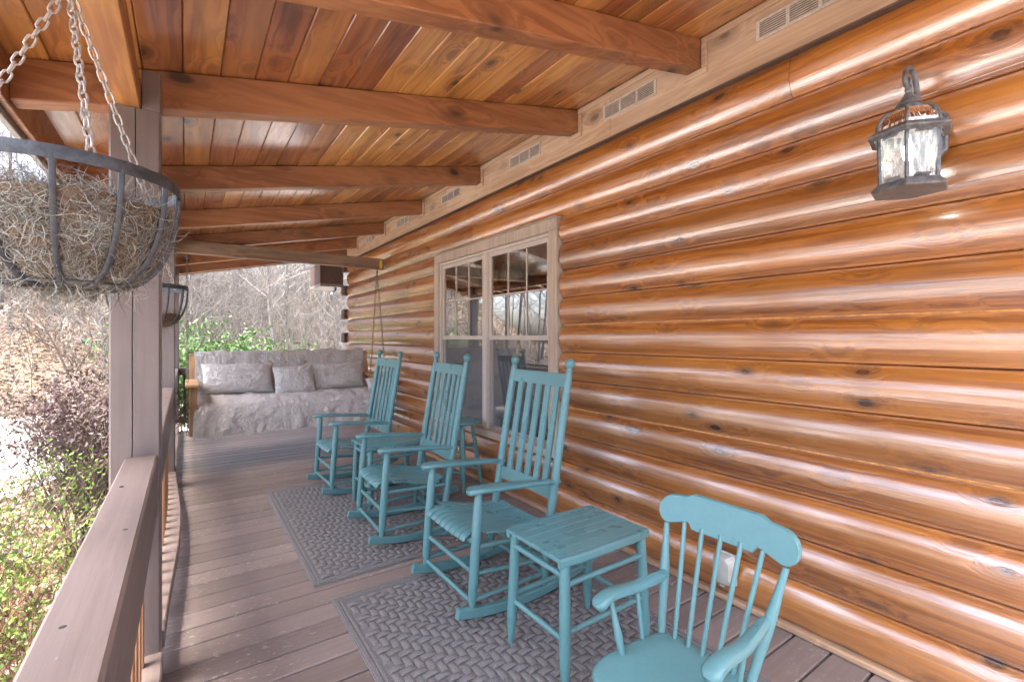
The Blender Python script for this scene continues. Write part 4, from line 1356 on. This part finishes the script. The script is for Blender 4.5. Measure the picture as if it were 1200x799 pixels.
# ================================================================== PORCH SWING
SB = thing('swing_beam', 'weathered grey-brown timber spanning from header to log wall above the swing', 'beam', (1.05, 6.20, 2.2575))
obj('timber', loft([[(x, y + 0.07 - 0.02 * 0, z) for y, z in ((-0.041, 0), (0.041, 0), (0.045, 0.004), (0.045, 0.138), (0.041, 0.142), (-0.041, 0.142), (-0.045, 0.138), (-0.045, 0.004))] for x in np.linspace(-1.27, 1.165, 7)]), M['greybeam'], SB)
obj('tag_strip', box(1.10, 1.135, 0.0225, 0.0245, 0.01, 0.12), M['yellow'], SB)

sw = thing('porch_swing', 'wooden porch swing hung on chains at the deck end', 'swing', (1.04, 6.10, 0.38))
# local: x along the seat, -y front
XA = 0.98
for s in (-1, 1):
    x = s * XA
    obj('arm_post', box(x - 0.035, x + 0.035, -0.46, -0.40, -0.03, 0.455, 0.006), M['cedar'], sw)
    obj('side_board', box(x - s * 0.036 - s * 0.03, x - s * 0.036, -0.46, 0.22, -0.03, 0.11, 0.005), M['cedar'], sw)
    obj('arm', box(x - 0.065, x + 0.055, -0.50, 0.26, 0.456, 0.490, 0.008), M['cedar'], sw)
    q = [(x - 0.03, 0.19, -0.02), (x + 0.03, 0.19, -0.02), (x + 0.03, 0.25, -0.02), (x - 0.03, 0.25, -0.02)]
    q2 = [(a, b + 0.17, 0.75) for a, b, c in q]
    obj('back_post', loft([q, q2]), M['cedar'], sw)
for y in np.linspace(-0.42, 0.16, 7):
    obj('seat_slat', box(-XA + 0.034, XA - 0.034, y - 0.035, y + 0.035, 0.111, 0.13, 0.004), M['cedar'], sw)
obj('front_rail', box(-XA + 0.067, XA - 0.067, -0.458, -0.425, -0.01, 0.1105, 0.004), M['cedar'], sw)
for i in range(5):
    z = 0.18 + i * 0.125
    y = 0.225 + 0.17 * (z + 0.02) / 0.77
    obj('back_slat', box(-XA + 0.034, XA - 0.034, y - 0.01, y + 0.01, z, z + 0.105, 0.004), M['cedar'], sw)
obj('back_cap', box(-XA - 0.03, XA + 0.03, 0.365, 0.415, 0.7505, 0.772, 0.005), M['cedar'], sw)
bt = SB.location.z - 0.38
lkv = link_geo(0.034, 0.0028, 0.019)
for x in (-XA - 0.048, XA + 0.048):
    xt = x * 1.0 + (0.06 if x > 0 else 0)
    top = (xt, 0.17, bt - 0.03)
    for yb in (-0.44, 0.33):
        gs = []
        for p, q, tw in chain_links((x, yb, -0.01 if x < 0 else 0.05), top, 0.034):
            mt = Matrix.Translation(p) @ (q.to_matrix() @ Matrix.Rotation(tw, 3, 'Z')).to_4x4()
            gs.append(([tuple(mt @ Vector(a)) for a in lkv[0]], lkv[1]))
        obj('chain', merge(*gs), M['swing_chain'], sw)
    obj('eye_hook', tube(bez([(xt, 0.17, bt - 0.001), (xt, 0.17, bt - 0.018), (xt + 0.014, 0.17, bt - 0.030), (xt, 0.17, bt - 0.043), (xt - 0.012, 0.17, bt - 0.032)], 4), 0.004, 6), M['swing_chain'], sw, smooth=60)

# quilted throw over back, seat and front
cv = thing('throw_cover', 'grey quilted throw draped over the back and seat of the porch swing', 'cover', (1.04, 6.10, 0.38))
prof = bez([(0, 0.46, 0.28), (0, 0.45, 0.55), (0, 0.425, 0.74), (0, 0.39, 0.79), (0, 0.35, 0.775), (0, 0.325, 0.62), (0, 0.27, 0.42), (0, 0.20, 0.325), (0, 0.05, 0.30), (0, -0.18, 0.305), (0, -0.36, 0.295), (0, -0.455, 0.25), (0, -0.495, 0.16), (0, -0.505, 0.06), (0, -0.51, -0.05)], 5)
rows = []
nx = 150
m_ = len(prof)
for i in range(nx + 1):
    s = -1 + 2 * i / nx
    row = []
    for j, p in enumerate(prof):
        u = j / (m_ - 1)
        back = max(0, min(1, (0.50 - u) / 0.12))
        half = 0.968 - 0.012 * back + 0.10 * max(0, u - 0.62) * (1 if s > 0 else 0.35)
        x = s * half + 0.012 * nz(u * 9, s * 4, 1.7)
        w = nz(s * 7 + u * 2, u * 8, 0.3) * 0.018 + (0.35 - abs(nz(s * 9 + u * 5, u * 12 - s * 3, 2.3))) * 0.022 + nz(s * 45, u * 38, 5.3) * 0.007
        g = 0.018 * nz(s * 16, 0.2, 8.1) * (1 if u < 0.30 else 0.25)
        z = p.z + w * 1.2 + g * (1 if j < m_ - 2 else 1.2)
        if u > 0.93: z += 0.018 * nz(s * 5, 3.3) + 0.02 * (1 if s > 0.6 else 0)
        edge = max(0, abs(s) - 0.965) / 0.035
        y = p.y + w * 1.1 - (0.02 * nz(s * 13, 1.2) * max(0, u - 0.75) * 2.5)
        if 0.5 < u < 0.8: z -= edge * 0.05
        row.append((x, y, z))
    rows.append(row)
obj('cloth', grid(rows), M['quilt'], cv, smooth=180)
# side flap hanging over the left end of the seat, and bunched corner at the right
fl = []
for i in range(14):
    a = i / 13
    fl.append([(-0.955 - 0.025 * a + 0.015 * nz(a * 4, b * 5), -0.47 + 0.42 * b + 0.02 * nz(b * 9, a * 3), 0.29 - 0.20 * a * (0.6 + 0.4 * math.sin(b * 9)) + 0.01 * nz(a * 9, b * 9)) for b in np.linspace(0, 1, 26)])
obj('side_flap', grid(fl), M['quilt'], cv, smooth=180)

def pillow(label, loc, w, h, th, tilt, roll, seed, kind='pillow'):
    N = 34
    for side in (0,):
        top, bot = [], []
        for i in range(N + 1):
            u = -1 + 2 * i / N
            rt, rb_ = [], []
            for j in range(N + 1):
                v = -1 + 2 * j / N
                k = (max(0, 1 - abs(u) ** 2.6) * max(0, 1 - abs(v) ** 2.6)) ** 0.5
                pin = 1 - 0.07 * (1 - abs(u) ** 2) * (abs(v) ** 3)
                pin2 = 1 - 0.07 * (1 - abs(v) ** 2) * (abs(u) ** 3)
                x = u * w / 2 * pin2
                z = v * h / 2 * pin
                wv = 0.010 * nz(u * 3.5 + seed, v * 3.5, seed) + 0.005 * nz(u * 9 + seed, v * 9, seed)
                rt.append((x, -(th / 2 * k + wv * min(1, k * 3)), z))
                rb_.append((x, (th / 2 * k * 0.8), z))
            top.append(rt); bot.append(rb_[::-1])
    o = obj('pillow', merge(grid(top), grid(bot)), M['quilt'], None, loc, smooth=180)
    o.rotation_euler = (tilt, roll, 0)
    return tag(o, label, kind, 'pillows on the porch swing')
pillow('long grey quilted pillow leaning at the railing end of the swing', (0.50, 6.265, 0.865), 0.74, 0.36, 0.19, R(-16), R(1), 1.3)
pillow('square grey quilted pillow in the middle of the swing', (1.08, 6.16, 0.825), 0.46, 0.36, 0.15, R(-20), R(-3), 4.1)
pillow('long grey quilted pillow leaning at the log-wall end of the swing', (1.62, 6.265, 0.85), 0.68, 0.36, 0.18, R(-16), R(-2), 7.7)
pl = pillow('bulging corner of the grey quilted throw poking out beside the log wall behind the rocking chair', (1.99, 5.80, 0.735), 0.30, 0.24, 0.13, R(-60), R(8), 9.7)  # bulge of the throw over the arm, built from a pillow shape

# ================================================================== VEGETATION
def leaves(P, D, S, wr_=0.45, fold=0.25, seed=1):
    """folded diamond leaves: positions P (n,3), directions D, lengths S"""
    g = np.random.default_rng(seed)
    n = len(P)
    D = D / np.linalg.norm(D, axis=1, keepdims=True)
    rv = g.normal(size=(n, 3))
    side = np.cross(D, rv); side /= np.linalg.norm(side, axis=1, keepdims=True) + 1e-9
    nr = np.cross(side, D)
    S = S[:, None]
    base = P
    tip = P + D * S
    midc = P + D * S * 0.45
    l = midc + side * S * wr_ / 2 + nr * S * fold * 0.4
    r = midc - side * S * wr_ / 2 + nr * S * fold * 0.4
    V = np.stack([base, l, tip, r], 1).reshape(-1, 3)
    i = np.arange(n) * 4
    F = np.concatenate([np.stack([i, i + 1, i + 2], 1), np.stack([i, i + 2, i + 3], 1)])
    me = bpy.data.meshes.new('leaves')
    me.vertices.add(len(V)); me.vertices.foreach_set('co', V.astype(np.float32).ravel())
    me.loops.add(len(F) * 3); me.loops.foreach_set('vertex_index', F.astype(np.int32).ravel())
    me.polygons.add(len(F)); me.polygons.foreach_set('loop_start', np.arange(0, len(F) * 3, 3, dtype=np.int32))
    me.update(calc_edges=True)
    me.validate()
    return me


def stems(n, spread, h, rad, seed, sub=3, lean=0.6):
    """a bush's branch skeleton: returns tube geometry and tip points"""
    g = random.Random(seed)
    gs, tips = [], []
    for i in range(n):
        a = g.uniform(0, 2 * PI)
        p = Vector((g.gauss(0, 0.12) * spread, g.gauss(0, 0.12) * spread, 0))
        d = Vector((math.cos(a) * lean * g.uniform(0.1, 1), math.sin(a) * lean * g.uniform(0.1, 1), 1)).normalized()
        pts = [p.copy()]
        L = h * g.uniform(0.7, 1.05)
        for s in range(5):
            p = p + d * L / 5
            d = (d + Vector((g.gauss(0, 0.14), g.gauss(0, 0.14), g.gauss(0, 0.06)))).normalized()
            pts.append(p.copy())
            if s >= 1:
                for q in range(sub):
                    b = g.uniform(0, 2 * PI)
                    e = (d * 0.8 + Vector((math.cos(b), math.sin(b), g.uniform(-0.1, 0.5))) * 0.8).normalized()
                    l2 = L * g.uniform(0.12, 0.3)
                    p2 = p + e * l2 * 0.55 + Vector((0, 0, 0.02))
                    p3 = p + e * l2 + Vector((g.gauss(0, 0.02), g.gauss(0, 0.02), 0.04))
                    gs.append(tube([p, p2, p3], [rad * 0.5, rad * 0.4, rad * 0.2], 3, cap=False))
                    tips += [p2.lerp(p3, 0.3), p2.lerp(p3, 0.7), p3]
        gs.append(tube(pts, [rad * (1 - 0.13 * k) for k in range(6)], 4, cap=False))
        tips.append(pts[-1])
    return merge(*gs), np.array([tuple(t_) for t_ in tips])


def bush(name, label, loc, n, spread, h, rad, leafn, size, mat, stem_mat, seed, jitter=0.05, zmin=0.25, group=None, cat='shrub', lean=0.6, up=0.3, wr_=0.5, sub=3):
    t = thing(name, label, cat, loc, group=group)
    g, tips = stems(n, spread, h, rad, seed, sub=sub, lean=lean)
    obj('stems', g, M[stem_mat], t)
    gn = np.random.default_rng(seed)
    tips = tips[tips[:, 2] > zmin * h]
    idx = gn.integers(0, len(tips), leafn)
    P = tips[idx] + gn.normal(size=(leafn, 3)) * jitter
    D = gn.normal(size=(leafn, 3)) + np.array([0, 0, up])
    o = obj('foliage', leaves(P, D, gn.uniform(size * 0.6, size * 1.3, leafn), wr_, seed=seed), None, t)
    o.data.materials.append(M[mat])
    return t

bush('dark_shrub', 'purple-brown leaved shrub with bare lower stems beside the driveway', (-0.70, 5.80, GZ), 80, 0.85, 1.40, 0.006, 5200, 0.040, 'leaf_purple', 'twig', 11, 0.035, 0.66, lean=0.36, sub=5)
bush('dark_shrub', 'purple-brown leaved shrub close against the railing behind the cracked post', (-0.80, 7.1, GZ), 34, 1.0, 1.4, 0.006, 1800, 0.050, 'leaf_purple', 'twig', 12, 0.04, 0.66, lean=0.4, sub=5)
bush('light_shrub', 'yellow-green budding shrub right in front of the purple-brown shrub', (-0.92, 4.35, GZ), 34, 1.3, 1.05, 0.0045, 3000, 0.030, 'leaf_yg', 'twig', 21, 0.04, 0.25, lean=0.55, sub=4)
bush('light_shrub', 'yellow-green budding shrub with red-brown stems beneath the moss-filled basket', (-0.84, 3.25, GZ), 32, 1.1, 0.95, 0.0045, 2700, 0.029, 'leaf_yg', 'redtwig', 22, 0.04, 0.25, lean=0.5, sub=4)
bush('light_shrub', 'low yellow-green budding shrub farthest out beside the gravel drive', (-1.45, 4.75, GZ), 26, 1.3, 0.80, 0.0045, 1500, 0.027, 'leaf_yg', 'twig', 23, 0.04, 0.25, lean=0.6, sub=4)
for i, (x, y, h, lab) in enumerate(((0.0, 10.0, 1.9, 'bright green evergreen shrub just past the deck corner'), (0.75, 10.5, 1.75, 'darker evergreen shrub beyond the end railing, second from the deck corner'), (1.5, 10.9, 1.7, 'sparse evergreen shrub beyond the end railing, toward the house'))):
    bush('evergreen_shrub', lab, (x, y, GZ), 28, 1.8, h, 0.009, (3600, 2800, 1300)[i], 0.10, 'leaf_green', 'twig', 31 + i, 0.085, 0.3, group='evergreen shrubs past the deck end', lean=0.45, wr_=0.38)

# fallen leaves: planting bed and hillside
gn = np.random.default_rng(5)
def scatter(n, fx, size, seed):
    P = np.array([fx(gn) for _ in range(n)])
    P = np.array([(x, y, hill(x, y) + gn.uniform(0.005, 0.06)) for x, y in P])
    D = gn.normal(size=(n, 3)) * np.array([1, 1, 0.35])
    d = np.hypot(P[:, 0], P[:, 1])
    return leaves(P, D, gn.uniform(0.7, 1.3, n) * size * (1 + d * 0.028), 0.62, 0.5, seed)
me = scatter(5200, lambda g: (g.uniform(-2.3, -0.3), g.uniform(0.5, 9.5)), 0.075, 3)
o = obj('fallen_leaves', me, None); me.materials.append(M['leaf_dry'])
tag(o, 'brown fallen leaves covering the planting bed beside the porch', 'leaves', kind='stuff')
def hx(g):
    while True:
        a = g.uniform(R(-100), R(32)) if g.random() < 0.35 else g.uniform(R(-26), R(24))
        r = 13 + 32 * g.random() ** 1.5
        x, y = 0 + math.sin(a) * r, 2 + math.cos(a) * r
        if math.hypot(x - 2, y - 5) > 12.9: return x, y
me = scatter(60000, hx, 0.085, 4)
o = obj('leaf_litter', me, None); me.materials.append(M['leaf_dry'])
tag(o, 'tan fallen leaves blanketing the wooded hillside', 'leaves', kind='stuff')

# ------------------------------------------------------------------ bare trees
def make_tree(seed, H, r0, nb1, shrubby=False):
    g = random.Random(seed)
    tr, br = [], []
    def path(p, d, L, n, wob, grav):
        pts = [p.copy()]
        for i in range(n):
            p = p + d * (L / n)
            d = (d + Vector((g.gauss(0, wob), g.gauss(0, wob), g.gauss(0, wob * 0.6) + grav))).normalized()
            pts.append(p.copy())
        return pts
    t = path(Vector((0, 0, -0.2)), Vector((g.gauss(0, 0.06), g.gauss(0, 0.06), 1)).normalized(), H, 12, 0.045, 0.02)
    tr.append(tube(t, [r0 * (1 - 0.9 * (i / 12) ** 0.9) + 0.006 for i in range(13)], 7))
    def perp(d):
        a = g.uniform(0, 2 * PI)
        u = d.orthogonal().normalized()
        return (u * math.cos(a) + d.cross(u) * math.sin(a)).normalized()
    for i in range(nb1):
        f = (0.12 if shrubby else 0.22) + 0.76 * (i + g.random()) / nb1
        k = min(11, int(f * 12))
        p = t[k].lerp(t[k + 1], f * 12 - k)
        d = (t[k + 1] - t[k]).normalized()
        L = H * g.uniform(0.22, 0.42) * (1.15 - 0.75 * f)
        d1 = (d * g.uniform(0.4, 1.0) + perp(d)).normalized()
        b1 = path(p, d1, L, 6, 0.13, 0.05)
        r1 = max(0.009, r0 * 0.36 * (1 - 0.7 * f))
        br.append(tube(b1, [r1 * (1 - 0.8 * q / 6) + 0.003 for q in range(7)], 4, cap=False))
        for j in range(6):
            q = g.randint(1, 6)
            d2 = ((b1[min(6, q)] - b1[q - 1]).normalized() * 0.8 + perp(d1) * 0.9).normalized()
            b2 = path(b1[q], d2, L * g.uniform(0.25, 0.5), 4, 0.16, 0.05)
            br.append(tube(b2, [0.0085, 0.007, 0.006, 0.0045, 0.003], 3, cap=False))
            for m in range(4):
                q2 = g.randint(1, 4)
                d3 = ((b2[q2] - b2[q2 - 1]).normalized() + perp(d2) * 0.9).normalized()
                b3 = path(b2[q2], d3, L * g.uniform(0.12, 0.26), 2, 0.2, 0.04)
                br.append(tube(b3, [0.0055, 0.0042, 0.0025], 3, cap=False))
    return mesh('trunk', merge(*tr), M['bark'], 60), mesh('branches', merge(*br), M['branch'])
TV = [make_tree(40 + i, H, r, nb) for i, (H, r, nb) in enumerate(((11, 0.075, 26), (9, 0.05, 26), (12, 0.095, 28), (7.5, 0.038, 24), (10, 0.06, 26), (6, 0.028, 24), (4.6, 0.028, 18)))]
gt = random.Random(99)
def place_tree(x, y, k, s, label, group):
    t = thing('bare_tree', label, 'tree', (x, y, hill(x, y)), gt.uniform(0, 6.28), group)
    t.scale = (s, s, s * gt.uniform(0.9, 1.15))
    obj('trunk', TV[k][0], None, t)
    obj('branches', TV[k][1], None, t)
    return t
spots = []
def ok(x, y, md):
    return all((x - a) ** 2 + (y - b) ** 2 > md * md for a, b in spots)
n_vis = 0
tries = 0
while n_vis < 150 and tries < 6000:
    tries += 1
    a = R(gt.uniform(-19, 20))
    r = 17.5 + 33 * gt.random() ** 1.1
    x, y = math.sin(a) * r, math.cos(a) * r
    if math.hypot(x - 2, y - 5) < 13.8 or not ok(x, y, 0.6): continue
    if math.degrees(a) < -5 and gt.random() < 0.6: continue
    spots.append((x, y)); n_vis += 1
    place_tree(x, y, gt.choice([0, 1, 2, 3, 3, 4, 5, 5, 5, 6, 6]), gt.uniform(0.8, 1.2), 'leafless grey tree standing on the leaf-strewn hillside past the drive', 'bare trees on the hillside')
n2 = 0
while n2 < 62:
    a = R(-19 - 80 * gt.random() ** 1.6) if gt.random() < 0.9 else R(gt.uniform(20, 40))
    r = 14.5 + 26 * gt.random() ** 1.2
    x, y = math.sin(a) * r, 3 + math.cos(a) * r
    if math.hypot(x - 2, y - 5) < 13.8 or not ok(x, y, 1.0): continue
    spots.append((x, y)); n2 += 1
    place_tree(x, y, gt.choice([0, 1, 2, 3, 4, 5]), gt.uniform(0.8, 1.2), 'leafless grey tree standing on the leaf-strewn hillside past the drive', 'bare trees on the hillside')
sap = thing('bare_sapling', 'small dark leafless sapling behind the purple-brown shrub', 'tree', (-1.22, 9.4, hill(-1.22, 9.4)), 2.2)
for nm, me_ in zip(('trunk', 'branches'), make_tree(77, 2.75, 0.028, 13, True)):
    me_.materials[0] = M['twig']
    obj(nm, me_, None, sap)

# brushwood undergrowth on the slope
gb = random.Random(17)
vs, fs = [], []
def twig(p, d, L, r, n=3, wob=0.15):
    pts = [p.copy()]
    for i in range(n):
        p = p + d * (L / n)
        d = (d + Vector((gb.gauss(0, wob), gb.gauss(0, wob), gb.gauss(0, wob * 0.5)))).normalized()
        pts.append(p.copy())
    v, f = tube(pts, [r * (1 - 0.7 * i / n) for i in range(n + 1)], 3, cap=False)
    o = len(vs)
    vs.extend(v); fs.extend([tuple(i + o for i in q) for q in f])
    return pts
for i in range(7500):
    a = R(gb.uniform(-20, 20)) if gb.random() < 0.8 else R(gb.uniform(-95, -20))
    r = 17 + 30 * gb.random() ** 1.2
    x, y = math.sin(a) * r, 2 + math.cos(a) * r
    if math.hypot(x - 2, y - 5) < 13.5: continue
    if math.degrees(a) < -4 and gb.random() < 0.72: continue
    L = gb.uniform(0.8, 3.0) if gb.random() < 0.6 else gb.uniform(2.5, 6.5)
    p = Vector((x, y, hill(x, y) - 0.05))
    q = twig(p, Vector((gb.gauss(0, 0.3), gb.gauss(0, 0.3), 1)).normalized(), L, 0.006 + 0.004 * gb.random() + r * 0.00012, 4)
    for j in range(gb.randint(3, 6)):
        k = gb.randint(1, 4)
        twig(q[k], Vector((gb.gauss(0, 0.7), gb.gauss(0, 0.7), gb.uniform(0.2, 1))).normalized(), L * gb.uniform(0.2, 0.45), 0.004 + r * 0.0001, 2)
o = obj('brushwood', (vs, fs), M['brush'])
tag(o, 'pale tangled leafless brushwood growing all over the hillside', 'undergrowth', kind='stuff')
